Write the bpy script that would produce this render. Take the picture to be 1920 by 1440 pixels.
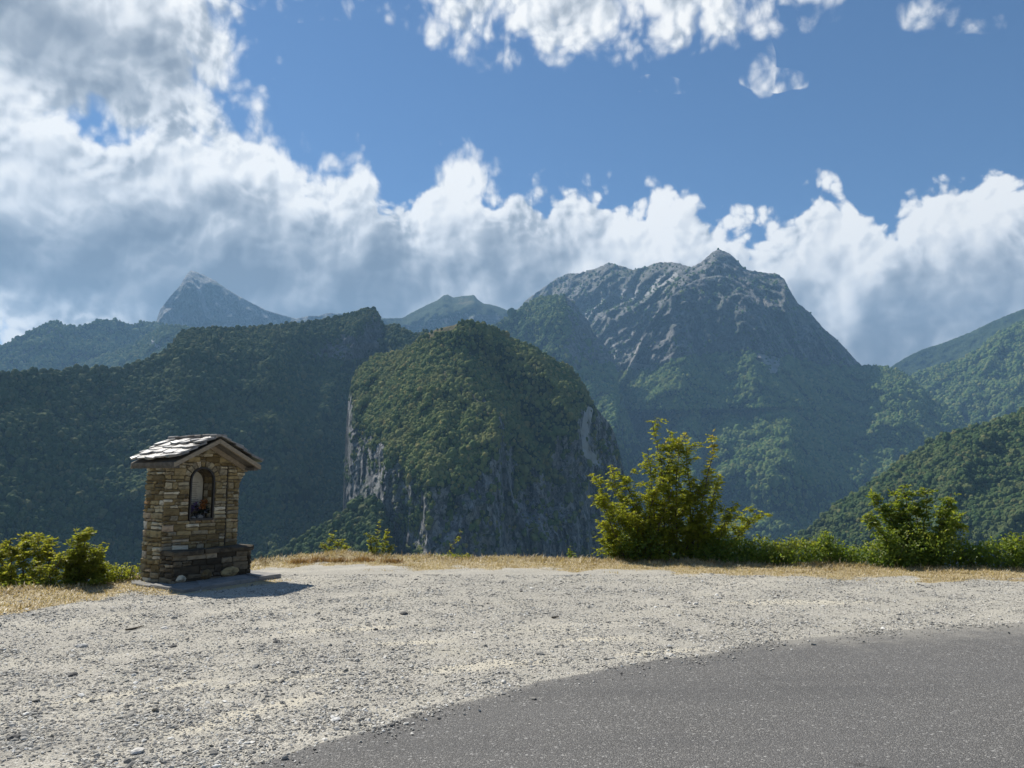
import bpy, math, random
import numpy as np
from math import radians, degrees, sin, cos, tan, atan2, sqrt, pi

for o in list(bpy.data.objects):
    bpy.data.objects.remove(o, do_unlink=True)
S = bpy.context.scene
C = S.collection

# ------------------------------------------------------------------ camera
FPX, PITCH, CAM_H = 1443.0, radians(7.17), 1.6
cam_d = bpy.data.cameras.new("camera"); cam = bpy.data.objects.new("camera", cam_d); C.objects.link(cam)
cam.location = (0, 0, CAM_H); cam.rotation_euler = (pi / 2 + PITCH, 0, 0)
cam_d.sensor_width = 36.0; cam_d.lens = FPX / 1920 * 36.0
cam_d.clip_start = 0.1; cam_d.clip_end = 60000
S.camera = cam
# ------------------------------------------------------------------ render / exposure
S.view_settings.view_transform = 'Standard'; S.view_settings.look = 'None'
EXPOSURE = 0.65
S.view_settings.exposure = EXPOSURE; S.view_settings.gamma = 1.0; S.view_settings.use_curve_mapping = False
S.render.engine = 'CYCLES'
S.cycles.use_denoising = True
S.cycles.max_bounces = 6; S.cycles.diffuse_bounces = 2; S.cycles.glossy_bounces = 2
S.cycles.transmission_bounces = 3; S.cycles.transparent_max_bounces = 8; S.cycles.volume_bounces = 0
S.cycles.sample_clamp_indirect = 4.0
SUN_AZ, SUN_EL = radians(-47.0), radians(49.0)          # measured from +Y, clockwise
SUN = np.array([sin(SUN_AZ) * cos(SUN_EL), cos(SUN_AZ) * cos(SUN_EL), sin(SUN_EL)])
SKY_STRENGTH = 0.059
SUN_STRENGTH = 4.9


def ray_az_t(px, py):
    """pixel of the 1920 frame -> azimuth and tangent of elevation"""
    a = (px - 960) / FPX; b = (720 - py) / FPX
    c, s = cos(PITCH), sin(PITCH)
    x, y, z = a, c - b * s, s + b * c
    return atan2(x, y), z / sqrt(x * x + y * y)


def azel(px, py):
    a, t = ray_az_t(px, py)
    return degrees(a), degrees(math.atan(t))


def ground_pt(px, py, z=0.0):
    a = (px - 960) / FPX; b = (720 - py) / FPX
    c, s = cos(PITCH), sin(PITCH)
    x, y, w = a, c - b * s, s + b * c
    t = (z - CAM_H) / w
    return (x * t, y * t)


# ------------------------------------------------------------------ node helper
class NT:
    def __init__(self, tree):
        self.t = tree; self.n = tree.nodes; self.l = tree.links

    def node(self, typ, **kw):
        n = self.n.new(typ)
        for k, v in kw.items():
            setattr(n, k, v)
        return n

    def put(self, sock, v):
        if isinstance(v, bpy.types.NodeSocket):
            self.l.new(v, sock)
        elif v is not None:
            sock.default_value = v

    def m(self, op, a, b=None, c=None, clamp=False):
        n = self.node('ShaderNodeMath', operation=op, use_clamp=clamp)
        for i, v in enumerate((a, b, c)):
            if v is not None:
                self.put(n.inputs[i], v)
        return n.outputs[0]

    def add(self, a, b): return self.m('ADD', a, b)
    def sub(self, a, b): return self.m('SUBTRACT', a, b)
    def mul(self, a, b): return self.m('MULTIPLY', a, b)
    def div(self, a, b): return self.m('DIVIDE', a, b)
    def mx(self, a, b): return self.m('MAXIMUM', a, b)
    def mn(self, a, b): return self.m('MINIMUM', a, b)

    def smooth(self, v, lo, hi, to0=0.0, to1=1.0, kind='SMOOTHSTEP'):
        n = self.node('ShaderNodeMapRange', interpolation_type=kind)
        self.put(n.inputs[0], v)
        for i, x in zip((1, 2, 3, 4), (lo, hi, to0, to1)):
            self.put(n.inputs[i], x)
        return n.outputs[0]

    def vm(self, op, a, b=None, scale=None):
        n = self.node('ShaderNodeVectorMath', operation=op)
        self.put(n.inputs[0], a)
        if b is not None: self.put(n.inputs[1], b)
        if scale is not None: self.put(n.inputs['Scale'], scale)
        return n.outputs['Value'] if op in ('LENGTH', 'DOT_PRODUCT', 'DISTANCE') else n.outputs[0]

    def noise(self, vec, scale, detail=4, rough=0.5, kind='FBM', dist=0.0, lac=2.0, out=0):
        n = self.node('ShaderNodeTexNoise'); n.noise_type = kind; n.normalize = True
        self.put(n.inputs['Vector'], vec); n.inputs['Scale'].default_value = scale
        n.inputs['Detail'].default_value = detail; n.inputs['Roughness'].default_value = rough
        n.inputs['Distortion'].default_value = dist; n.inputs['Lacunarity'].default_value = lac
        return n.outputs[out]

    def voro(self, vec, scale, detail=0, rough=0.5, feature='F1', out='Distance', rnd=1.0, smooth=None):
        n = self.node('ShaderNodeTexVoronoi', feature=feature)
        self.put(n.inputs['Vector'], vec); n.inputs['Scale'].default_value = scale
        n.inputs['Detail'].default_value = detail; n.inputs['Roughness'].default_value = rough
        n.inputs['Randomness'].default_value = rnd
        if smooth is not None: n.inputs['Smoothness'].default_value = smooth
        return n.outputs[out]

    def mix(self, f, a, b, mode='MIX'):
        n = self.node('ShaderNodeMix', data_type='RGBA', blend_type=mode)
        self.put(n.inputs['Factor'], f)
        ia = [s for s in n.inputs if s.name == 'A' and s.type == 'RGBA'][0]
        ib = [s for s in n.inputs if s.name == 'B' and s.type == 'RGBA'][0]
        for s, v in ((ia, a), (ib, b)):
            if isinstance(v, tuple) and len(v) == 3: v = v + (1.0,)
            self.put(s, v)
        return [s for s in n.outputs if s.type == 'RGBA'][0]

    def ramp(self, f, stops, interp='LINEAR'):
        n = self.node('ShaderNodeValToRGB'); cr = n.color_ramp; cr.interpolation = interp
        while len(cr.elements) < len(stops): cr.elements.new(0.5)
        for e, (p, c) in zip(cr.elements, stops):
            e.position = p; e.color = tuple(c) + (1.0,) if len(c) == 3 else c
        self.put(n.inputs[0], f)
        return n.outputs[0]

    def curve(self, f, pts):
        n = self.node('ShaderNodeFloatCurve')
        cu = n.mapping.curves[0]
        while len(cu.points) < len(pts): cu.points.new(0.5, 0.5)
        for p, (x, y) in zip(cu.points, pts):
            p.location = (x, y); p.handle_type = 'AUTO_CLAMPED'
        n.mapping.use_clip = False; n.mapping.update()
        self.put(n.inputs['Value'], f)
        return n.outputs[0]


# ------------------------------------------------------------------ sky
BANK_TOP = [(-60, 165), (0, 170), (70, 120), (120, 165), (190, 215), (270, 205), (350, 205), (440, 208), (500, 245), (560, 275), (615, 312), (650, 292), (685, 296),
            (720, 335), (770, 365), (803, 310), (822, 256), (845, 252), (880, 290), (930, 325), (1000, 352), (1080, 336), (1160, 352), (1230, 352),
            (1290, 385), (1390, 405), (1480, 402), (1515, 360), (1545, 338), (1590, 345), (1640, 398), (1700, 378), (1745, 345),
            (1805, 310), (1870, 338), (1930, 365), (2010, 380)]


TOPS = [(-180.0, 14.0), (-120, 17), (-80, 20), (-55, 25)] + [azel(*p) for p in BANK_TOP] + [(50, 17.0), (80, 13), (120, 15), (180, 14.0)]


def build_world():
    w = bpy.data.worlds.new("World"); S.world = w; w.use_nodes = True
    t = NT(w.node_tree)
    for n in list(t.n): t.n.remove(n)
    sky = t.node('ShaderNodeTexSky', sky_type='NISHITA')
    sky.sun_disc = False; sky.sun_elevation = SUN_EL; sky.sun_rotation = SUN_AZ
    sky.altitude = 700; sky.air_density = 1.0; sky.dust_density = 0.2; sky.ozone_density = 3.0
    tc = t.node('ShaderNodeTexCoord')
    sp = t.node('ShaderNodeSeparateXYZ'); t.put(sp.inputs[0], tc.outputs['Generated'])
    az = t.mul(t.m('ARCTAN2', sp.outputs[0], sp.outputs[1]), 180 / pi)
    el = t.mul(t.m('ARCSINE', sp.outputs[2]), 180 / pi)

    def xy(a, b):
        n = t.node('ShaderNodeCombineXYZ'); t.put(n.inputs[0], a); t.put(n.inputs[1], b); return n.outputs[0]

    def noise2(v, scale, detail, rough, out=0):
        n = t.node('ShaderNodeTexNoise', noise_dimensions='2D'); n.normalize = True
        t.put(n.inputs['Vector'], v); n.inputs['Scale'].default_value = scale
        n.inputs['Detail'].default_value = detail; n.inputs['Roughness'].default_value = rough
        return n.outputs[out]

    def voro2(v, scale, detail, rough=0.5):
        n = t.node('ShaderNodeTexVoronoi', voronoi_dimensions='2D', feature='F1')
        t.put(n.inputs['Vector'], v); n.inputs['Scale'].default_value = scale
        n.inputs['Detail'].default_value = detail; n.inputs['Roughness'].default_value = rough
        return n.outputs['Distance']
    q = xy(az, el)
    wc = t.vm('SUBTRACT', noise2(q, 0.20, 1.6, 0.5, out=1), (0.5, 0.5, 0.5))
    qw = t.vm('ADD', q, t.vm('SCALE', wc, scale=1.7))
    sw = t.node('ShaderNodeSeparateXYZ'); t.put(sw.inputs[0], qw)
    azw, elw = sw.outputs[0], sw.outputs[1]
    # cumulus bank: crest line over azimuth, crisp and smoothed
    f = t.div(t.add(azw, 180.0), 360.0)
    top = t.mul(t.curve(f, [((a + 180) / 360, e / 50) for a, e in TOPS]), 50.0)
    sm = []
    for a in list(range(-180, -40, 20)) + list(range(-40, 44, 6)) + list(range(60, 181, 20)):
        xs = np.array([p[0] for p in TOPS]); ys = np.array([p[1] for p in TOPS])
        k = np.linspace(a - 9, a + 9, 37)
        sm.append(((a + 180) / 360, float(np.mean(np.interp(k, xs, ys))) / 50))
    tops = t.mul(t.curve(f, sm), 50.0)
    base = t.smooth(azw, -27.0, -12.0, 8.4, -14.0)
    low = t.mul(t.sub(elw, base), 1.2)
    bank = t.mn(t.sub(top, elw), low)
    depth = t.mn(t.sub(tops, elw), t.add(low, 3.0))
    macro = bank

    def blob(px, py, rx, ry, amp, rot=0.0):
        a0, e0 = azel(px, py)
        k = cos(radians(e0)); c, s = cos(rot), sin(rot)
        dx = t.mul(t.sub(azw, a0), k); dy = t.sub(elw, e0)
        u = t.m('MULTIPLY_ADD', dx, c * 25.2 / rx, t.mul(dy, s * 25.2 / rx))
        v = t.m('MULTIPLY_ADD', dy, c * 25.2 / ry, t.mul(dx, -s * 25.2 / ry))
        r = t.m('SQRT', t.m('MULTIPLY_ADD', u, u, t.mul(v, v)))
        v = t.sub(1.0, r)
        return t.mn(t.mul(v, amp), t.mul(v, 14.0))

    for b in ((100, 40, 310, 175, 9.5, -0.1), (345, 120, 95, 65, 2.4, 0.5), (120, 190, 200, 70, 4.0, 0.0), (-250, 60, 360, 200, 7.0, 0),
              (1250, -70, 500, 150, 5.2, 0.03), (1412, 80, 26, 80, -0.5, 0.15), (1450, 150, 55, 16, -0.9, -0.2), (880, 5, 130, 50, 1.2, 0.1), (540, -10, 110, 34, 0.2, 0.0),
              (1235, 160, 55, 16, -1.0, 0.0), (1880, -15, 130, 50, 0.0, 0)):
        bl = blob(*b)
        macro = t.mx(macro, bl)
        if b[4] > 4: depth = t.mx(depth, t.mul(bl, 1.25))
    # billows, and the same billows one step nearer the sun
    sd = t.vm('NORMALIZE', t.vm('SUBTRACT', (degrees(SUN_AZ), degrees(SUN_EL), 0.0), q))
    q1 = t.vm('ADD', qw, t.vm('SCALE', sd, scale=0.55))

    def bill(v, det):
        return t.add(t.mul(t.sub(noise2(v, 0.18, det, 0.60), 0.5), 8.5), t.mul(t.sub(0.60, voro2(v, 0.34, 2.2, 0.6)), 3.4))
    B0 = bill(qw, 8); B1 = bill(q1, 5)
    D = t.add(t.add(macro, t.mul(B0, t.smooth(macro, -4.5, 0.0, 0.15, 0.85))), 0.8)
    mask = t.smooth(D, -0.15, t.smooth(el, 19.0, 25.0, 1.0, 2.8))
    # large heaps: the same light test at a coarse scale
    h0 = noise2(q, 0.10, 3.0, 0.55); h1 = noise2(t.vm('ADD', q, t.vm('SCALE', sd, scale=2.0)), 0.10, 3.0, 0.55)
    heap = t.smooth(t.sub(h0, h1), -0.17, 0.17)
    lit = t.smooth(t.sub(B0, B1), -1.7, 1.9)
    thick = t.smooth(t.add(depth, t.mul(B1, 0.6)), -1.0, 10.0)
    crisp = t.smooth(macro, 0.6, 5.5, 0.60, 0.17)
    b = t.add(t.mul(lit, crisp), t.mul(t.sub(1.0, thick), 0.42))
    b = t.add(b, t.add(t.mul(heap, 0.52), 0.02))
    for px, py, rx, ry, amt in ((330, 530, 430, 160, -0.34), (130, 95, 200, 75, -0.24), (95, 400, 150, 105, 0.40), (1500, 520, 500, 150, 0.10), (700, 470, 260, 110, -0.10)):
        b = t.add(b, t.mul(t.smooth(blob(px, py, rx, ry, 1.0), 0.0, 0.75), amt))
    col = t.ramp(b, [(0.0, (0.185, 0.21, 0.25)), (0.22, (0.275, 0.305, 0.35)), (0.48, (0.48, 0.51, 0.55)), (0.74, (0.82, 0.835, 0.85)), (1.0, (1.08, 1.06, 1.02))])
    col = t.vm('SCALE', col, scale=1.02 / 2 ** EXPOSURE / SKY_STRENGTH)
    skc = t.vm('MULTIPLY', sky.outputs[0], (0.59, 0.80, 0.99))
    fin = t.mix(mask, skc, col)
    bg = t.node('ShaderNodeBackground'); t.put(bg.inputs[0], fin); bg.inputs[1].default_value = SKY_STRENGTH
    out = t.node('ShaderNodeOutputWorld'); t.put(out.inputs[0], bg.outputs[0])
    w.cycles.sampling_method = 'MANUAL'; w.cycles.sample_map_resolution = 512


build_world()
sun_d = bpy.data.lights.new("sun", 'SUN'); sun_o = bpy.data.objects.new("sun", sun_d); C.objects.link(sun_o)
sun_d.energy = SUN_STRENGTH; sun_d.angle = radians(0.53); sun_d.color = (1.0, 0.945, 0.86)
from mathutils import Vector
sun_o.rotation_euler = Vector(SUN).to_track_quat('Z', 'Y').to_euler(); sun_o.location = (-30, 30, 60)
# ------------------------------------------------------------------ numpy noise
_rs = np.random.RandomState(7)
_perm = np.concatenate([_rs.permutation(256)] * 2).astype(np.int64)
_grad = _rs.normal(size=(256, 3)); _grad /= np.linalg.norm(_grad, axis=1, keepdims=True)


def perlin(p):
    p = np.asarray(p, float); sh = p.shape[:-1]; p = p.reshape(-1, 3)
    i = np.floor(p).astype(np.int64); f = p - i; i &= 255
    u = f * f * f * (f * (f * 6 - 15) + 10)
    out = np.zeros(len(p))
    for dx in (0, 1):
        wx = u[:, 0] if dx else 1 - u[:, 0]
        a = _perm[(i[:, 0] + dx) & 255]
        for dy in (0, 1):
            wy = u[:, 1] if dy else 1 - u[:, 1]
            b = _perm[(a + i[:, 1] + dy) & 255]
            for dz in (0, 1):
                wz = u[:, 2] if dz else 1 - u[:, 2]
                g = _grad[_perm[(b + i[:, 2] + dz) & 255]]
                out += wx * wy * wz * ((f[:, 0] - dx) * g[:, 0] + (f[:, 1] - dy) * g[:, 1] + (f[:, 2] - dz) * g[:, 2])
    return (out * 1.5).reshape(sh)


def fbm(p, octv=4, gain=0.5, lac=2.03):
    s = 0.0; a = 1.0; q = np.asarray(p, float)
    for k in range(octv):
        s = s + a * perlin(q + 17.3 * k); q = q * lac; a *= gain
    return s


def ridged(p, octv=4, gain=0.55, lac=2.07):
    s = 0.0; a = 1.0; tot = 0.0; q = np.asarray(p, float)
    for k in range(octv):
        s = s + a * (1 - np.abs(perlin(q + 31.7 * k)) * 2.0); tot += a; q = q * lac; a *= gain
    return s / tot


def sstep(x, lo, hi):
    t = np.clip((x - lo) / (hi - lo), 0, 1); return t * t * (3 - 2 * t)


# ------------------------------------------------------------------ mesh helper
def mesh_obj(name, verts, faces, mat=None, parent=None, attrs=None, smooth=False):
    me = bpy.data.meshes.new(name)
    verts = np.asarray(verts, np.float32).reshape(-1, 3)
    if isinstance(faces, np.ndarray):
        k = faces.shape[1]; n = len(faces)
        me.vertices.add(len(verts)); me.vertices.foreach_set('co', verts.ravel())
        me.loops.add(n * k); me.loops.foreach_set('vertex_index', faces.astype(np.int32).ravel())
        me.polygons.add(n); me.polygons.foreach_set('loop_start', np.arange(0, n * k, k, dtype=np.int32))
        me.update(calc_edges=True)
    else:
        me.from_pydata([tuple(map(float, v)) for v in verts], [], faces); me.update()
    for an, av in (attrs or {}).items():
        a = me.attributes.new(an, 'FLOAT', 'POINT'); a.data.foreach_set('value', np.asarray(av, np.float32).ravel())
    if smooth:
        me.polygons.foreach_set('use_smooth', np.ones(len(me.polygons), bool))
    me.validate()
    if mat: me.materials.append(mat)
    o = bpy.data.objects.new(name, me); C.objects.link(o)
    if parent: o.parent = parent
    return o


def tag(o, label=None, cat=None, group=None, kind=None):
    if label: o['label'] = label
    if cat: o['category'] = cat
    if group: o['group'] = group
    if kind: o['kind'] = kind
    return o


def new_mat(name):
    m = bpy.data.materials.new(name); m.use_nodes = True
    t = NT(m.node_tree)
    for n in list(t.n): t.n.remove(n)
    out = t.node('ShaderNodeOutputMaterial')
    return m, t, out


def pbsdf(t, out, col, rough=0.85, spec=0.3, normal=None):
    b = t.node('ShaderNodeBsdfPrincipled')
    if isinstance(col, tuple): col = tuple(col[:3]) + (1.0,)
    t.put(b.inputs['Base Color'], col); t.put(b.inputs['Roughness'], rough); b.inputs['Specular IOR Level'].default_value = spec
    if normal is not None: t.put(b.inputs['Normal'], normal)
    t.put(out.inputs[0], b.outputs[0]); return b


def attr(t, name):
    n = t.node('ShaderNodeAttribute'); n.attribute_name = name; return n.outputs['Fac']


def bump(t, h, strength, dist):
    n = t.node('ShaderNodeBump'); n.inputs['Strength'].default_value = strength; n.inputs['Distance'].default_value = dist
    t.put(n.inputs['Height'], h); return n.outputs[0]


# ------------------------------------------------------------------ mountain materials
def mountain_mat(name, forest, forest2, rock, rock2, dry, size):
    m, t, out = new_mat(name)
    geo = t.node('ShaderNodeNewGeometry'); pos = geo.outputs['Position']
    n1 = t.noise(pos, 1.0 / size, 6, 0.6); n2 = t.noise(pos, 5.0 / size, 4, 0.6)
    wv = t.vm('ADD', pos, t.vm('SCALE', t.noise(pos, 3.0 / size, 3, 0.6, out=1), scale=size * 0.35))
    stretch = t.vm('MULTIPLY', wv, (1.0, 1.0, 0.38))
    n3 = t.noise(stretch, 9.0 / size, 6, 0.68)
    fcol = t.mix(t.smooth(n2, 0.35, 0.65), forest, forest2)
    crev = t.noise(stretch, 26.0 / size, 4, 0.6)
    rcol = t.mix(t.smooth(n3, 0.43, 0.58), rock, rock2)
    rcol = t.mix(t.smooth(crev, 0.46, 0.36, 0.0, 0.75), rcol, tuple(0.35 * x for x in rock))
    ledge = t.noise(t.vm('MULTIPLY', pos, (0.5, 0.5, 1.6)), 7.0 / size, 5, 0.65)
    rcol = t.mix(t.smooth(ledge, 0.54, 0.62, 0.0, 0.55), rcol, forest2)
    rcol = t.mix(t.smooth(n1, 0.50, 0.66, 0.0, 0.4), rcol, forest2)
    r = attr(t, 'rock'); rr = t.smooth(t.add(r, t.mul(t.sub(n2, 0.5), 0.9)), 0.35, 0.65)
    c = t.mix(rr, fcol, rcol)
    c = t.mix(t.smooth(t.add(attr(t, 'dry'), t.mul(t.sub(n2, 0.5), 0.7)), 0.35, 0.7), c, dry)
    scol = t.mix(n3, tuple(x * 1.15 for x in rock2), tuple(min(1, x * 1.6) for x in rock2))
    c = t.mix(t.smooth(t.add(attr(t, 'scree'), t.mul(t.sub(n2, 0.5), 0.6)), 0.4, 0.62), c, scol)
    hgt = t.add(t.mul(n3, rr), t.mul(t.noise(pos, 14.0 / size, 4, 0.65), 1.0))
    nb = bump(t, hgt, 0.9, size * 0.06)
    pbsdf(t, out, c, 0.95, 0.1, nb)
    return m


MOUNT = {}


def mountain(name, sky_px, R_px, tan_fn, mat_args, spurs=(), T_bot=-0.16, step=2.6, amp=0.02, nscale=None,
             vstretch=0.45, rough=0.0006, rock_fn=None, dry_fn=None, scree_fn=None, seed=0, crag=None, crisp=False):
    sk = sorted([(p[0],) + ray_az_t(*p) for p in sky_px])
    az_k = np.array([s[1] for s in sk]); T_k = np.array([s[2] for s in sk])
    ncol = int((az_k[-1] - az_k[0]) * FPX / step)
    az = np.linspace(az_k[0], az_k[-1], ncol)
    Tt = np.interp(az, az_k, T_k)
    # gentle rounding of the traced polyline + fine roughness of the crest
    Tt = Tt + rough * fbm(np.stack([az * 260, az * 0 + seed, az * 0], -1), 4, 0.6)
    rpx = np.array([ray_az_t(p[0], 700)[0] for p in R_px]); rv = np.array([p[1] for p in R_px])
    Rt = np.interp(az, rpx, rv)
    ker = np.hanning(41); ker /= ker.sum()
    Rt = np.convolve(np.pad(Rt, 20, mode='edge'), ker, 'valid')
    Tmax = Tt.max(); nrow = max(12, int((Tmax - T_bot) * FPX / step))
    v = np.linspace(0, 1, nrow)
    T = Tt[None, :] + (T_bot - Tt)[None, :] * v[:, None]
    AZ = np.broadcast_to(az[None, :], T.shape)
    # pixel coordinates of the undisplaced sheet (used to author where cliffs and ledges are)
    X, Y, Z = np.sin(AZ), np.cos(AZ), T
    cp, sp_ = cos(PITCH), sin(PITCH)
    dep = Y * cp + Z * sp_; PX = 960 + FPX * X / dep; PY = 720 - FPX * (-Y * sp_ + Z * cp) / dep
    ts = tan_fn(PX, PY)
    ts = np.maximum(ts, T + 0.25)
    dT = np.diff(T, axis=0, prepend=T[:1])
    lnr = np.cumsum(dT / (ts - T), axis=0)
    r = Rt[None, :] * np.exp(lnr)
    for line, A, wl, wr in spurs:
        ly = np.array([p[1] for p in line], float); lx = np.array([p[0] for p in line], float)
        xs = np.interp(PY, ly, lx); fade = sstep(PY, ly[0] - 25, ly[0] + 40) * (1 - sstep(PY, ly[-1] - 30, ly[-1] + 60))
        wob = 9 * fbm(np.stack([PY / 30, PY * 0 + A, PX * 0], -1), 3)
        dx = PX - xs + wob
        r = r - A * fade * np.where(dx < 0, np.exp(dx / wl), np.exp(-dx / wr))
    P = np.stack([r * np.sin(AZ), r * np.cos(AZ), CAM_H + r * T], -1)
    ns = nscale or Rt.mean() * 0.07
    q = P / ns * np.array([1, 1, vstretch]) + seed * 13.1
    rel = (ridged(q, 5) - 0.55) * 1.4 + 0.35 * fbm(q * 4.1, 4, 0.6)
    if crag:
        qc = P / (ns * 0.42) * np.array([1, 1, 0.30]) + seed * 3.7
        rel = rel + crag(PX, PY) * ((ridged(qc, 4, 0.6) - 0.55) * 0.9 + 0.25 * (ridged(qc * 3.1, 3, 0.6) - 0.5))
    edge = sstep(v, 0.0, 0.10)[:, None]
    r = r - Rt[None, :] * amp * rel * (0.25 + 0.75 * edge)
    P = np.stack([r * np.sin(AZ), r * np.cos(AZ), CAM_H + r * T], -1)
    # far side
    back = []
    for k in (5, 4, 3, 2, 1):
        rb = r[0] + Rt * 0.022 * k ** 1.5; zb = P[0, :, 2] - Rt * 0.016 * k ** 1.6
        back.append(np.stack([rb * np.sin(az), rb * np.cos(az), zb], -1))
    nb = len(back)
    V = np.concatenate([np.array(back), P], 0)
    n0, n1 = V.shape[:2]
    idx = np.arange(n0 * n1).reshape(n0, n1)
    Fq = np.stack([idx[:-1, :-1], idx[1:, :-1], idx[1:, 1:], idx[:-1, 1:]], -1).reshape(-1, 4)
    # normals of the front
    du = np.gradient(P, axis=1); dv = np.gradient(P, axis=0)
    N = np.cross(dv, du); N /= np.linalg.norm(N, axis=-1, keepdims=True) + 1e-9
    steep = 1 - np.abs(N[..., 2])
    rock = rock_fn(PX, PY, steep) if rock_fn else sstep(steep, 0.55, 0.8)
    dry = dry_fn(PX, PY, steep) if dry_fn else np.zeros_like(PX)
    scree = scree_fn(PX, PY, steep) if scree_fn else np.zeros_like(PX)
    pad = lambda a: np.concatenate([np.repeat(a[:1], nb, 0), a], 0)
    o = mesh_obj(name, V, Fq, mountain_mat(name + '_ground', *mat_args), attrs={'rock': pad(rock), 'dry': pad(dry), 'scree': pad(scree)}, smooth=not crisp)
    o['kind'] = 'structure'
    MOUNT[name] = (P, N, PX, PY, rock, dry, scree)
    return o


def near(PX, PY, line, w):
    """distance in px from a polyline, as a soft 0..1 band"""
    d = np.full(PX.shape, 1e9)
    for (x0, y0), (x1, y1) in zip(line[:-1], line[1:]):
        L = (x1 - x0) ** 2 + (y1 - y0) ** 2 + 1e-9
        t = np.clip(((PX - x0) * (x1 - x0) + (PY - y0) * (y1 - y0)) / L, 0, 1)
        d = np.minimum(d, np.hypot(PX - x0 - t * (x1 - x0), PY - y0 - t * (y1 - y0)))
    return 1 - sstep(d, w * 0.5, w * 1.5)


def spot(PX, PY, x, y, rx, ry):
    return np.clip(1.3 - np.hypot((PX - x) / rx, (PY - y) / ry), 0, 1)


FOREST, FOREST2 = (0.020, 0.036, 0.012), (0.040, 0.062, 0.020)
ROCK, ROCK2 = (0.115, 0.115, 0.11), (0.225, 0.22, 0.208)
DRYC = (0.115, 0.105, 0.055)
MAT = (FOREST, FOREST2, ROCK, ROCK2, DRYC)

# far ridge on the left
mountain('far_ridge', [(-900, 860), (-500, 800), (-300, 740), (-160, 712), (-60, 675), (0, 650), (22, 639), (40, 630), (66, 615), (87, 606), (106, 601), (117, 608), (146, 613), (164, 609), (182, 601), (215, 600),
                       (233, 604), (244, 611), (262, 604), (277, 603), (300, 606), (340, 640), (420, 690), (500, 740)],
         [(-900, 3600), (-160, 4200), (100, 4400), (300, 4700), (500, 4300)], lambda x, y: 1.0 + 0 * x, MAT + (300,), amp=0.018, seed=1, T_bot=0.05,
         rock_fn=lambda x, y, s: sstep(s, 0.5, 0.8) * 0.5 + 0.6 * spot(x, y, 95, 620, 30, 12))
# sharp pyramid peak
mountain('pyramid_mountain', [(150, 690), (220, 650), (292, 606), (300, 580), (320, 555), (340, 532), (350, 514), (357, 507), (369, 510), (385, 517), (405, 527), (430, 545), (460, 562),
                              (500, 582), (540, 594), (555, 597), (580, 592), (600, 592), (612, 587), (640, 588), (690, 594), (760, 600), (840, 640)],
         [(150, 6000), (300, 6000), (360, 6600), (420, 6300), (560, 6100), (840, 5800)], lambda x, y: 0.9 + 0.7 * (1 - sstep(y, 600, 640)) + 0.8 * (1 - sstep(y, 530, 570)), (FOREST, FOREST2, (0.17, 0.17, 0.165), (0.32, 0.315, 0.305), DRYC, 420), amp=0.016, seed=2, T_bot=0.06, crisp=True, crag=lambda x, y: 1.6 + 0 * x,
         spurs=[([(358, 510), (330, 570), (300, 610), (230, 660), (150, 700)], 330, 90, 130), ([(372, 512), (400, 560), (440, 610)], 140, 60, 90)], nscale=300,
         rock_fn=lambda x, y, s: 1.15 - sstep(y, 585, 640) * 0.9, scree_fn=lambda x, y, s: 0.75 * near(x, y, [(283, 640), (300, 655)], 5) + 0.5 * near(x, y, [(372, 540), (390, 590), (420, 615)], 7))
mountain('far_foothill', [(80, 712), (110, 697), (140, 686), (180, 671), (225, 657), (262, 641), (285, 624), (305, 610), (340, 611), (380, 622), (440, 650), (520, 700)],
         [(80, 4250), (300, 3950), (520, 3900)], lambda x, y: 0.7 + 0 * x, MAT + (260,), amp=0.015, seed=15, T_bot=0.06, rock_fn=lambda x, y, s: s * 0,
         scree_fn=lambda x, y, s: 0.8 * near(x, y, [(285, 640), (300, 655)], 5))
# grassy double summit in the middle
mountain('middle_mountain', [(640, 640), (690, 610), (719, 597), (755, 596), (770, 587), (802, 571), (820, 563), (831, 554), (840, 552), (849, 558), (867, 555), (889, 553), (896, 562), (907, 569),
                             (925, 572), (943, 578), (956, 585), (985, 600), (1040, 640), (1120, 700)],
         [(640, 5200), (830, 5600), (900, 5500), (1120, 5000)], lambda x, y: np.where(y < 572, 0.75, 1.1), MAT + (300,), amp=0.016, seed=3, T_bot=0.08,
         spurs=[([(836, 553), (815, 585), (800, 615)], 160, 60, 60), ([(889, 555), (900, 590), (915, 620)], 150, 70, 60)],
         rock_fn=lambda x, y, s: sstep(s, 0.55, 0.85) * 0.6 + 0.9 * spot(x, y, 910, 597, 45, 9),
         dry_fn=lambda x, y, s: 0.55 * spot(x, y, 872, 566, 30, 14))
# big rocky mountain
E_SKY = [(860, 660), (930, 612), (969, 581), (990, 560), (1017, 541), (1043, 522), (1065, 513), (1086, 512), (1123, 501), (1142, 492), (1166, 499), (1187, 506), (1213, 499), (1235, 492),
         (1267, 492), (1296, 501), (1314, 492), (1333, 475), (1346, 467), (1368, 475), (1384, 490), (1399, 505), (1431, 511), (1458, 513), (1471, 524), (1482, 546), (1495, 567), (1522, 589),
         (1543, 615), (1570, 637), (1596, 666), (1615, 685), (1644, 687), (1665, 690), (1692, 698), (1718, 719), (1750, 748), (1782, 769), (1814, 793), (1870, 850), (1960, 930)]


def treeline(x):
    return np.interp(x, [860, 1050, 1100, 1160, 1230, 1300, 1400, 1500, 1560, 1620, 1660], [640, 660, 690, 700, 690, 668, 660, 675, 690, 690, 650])


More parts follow.
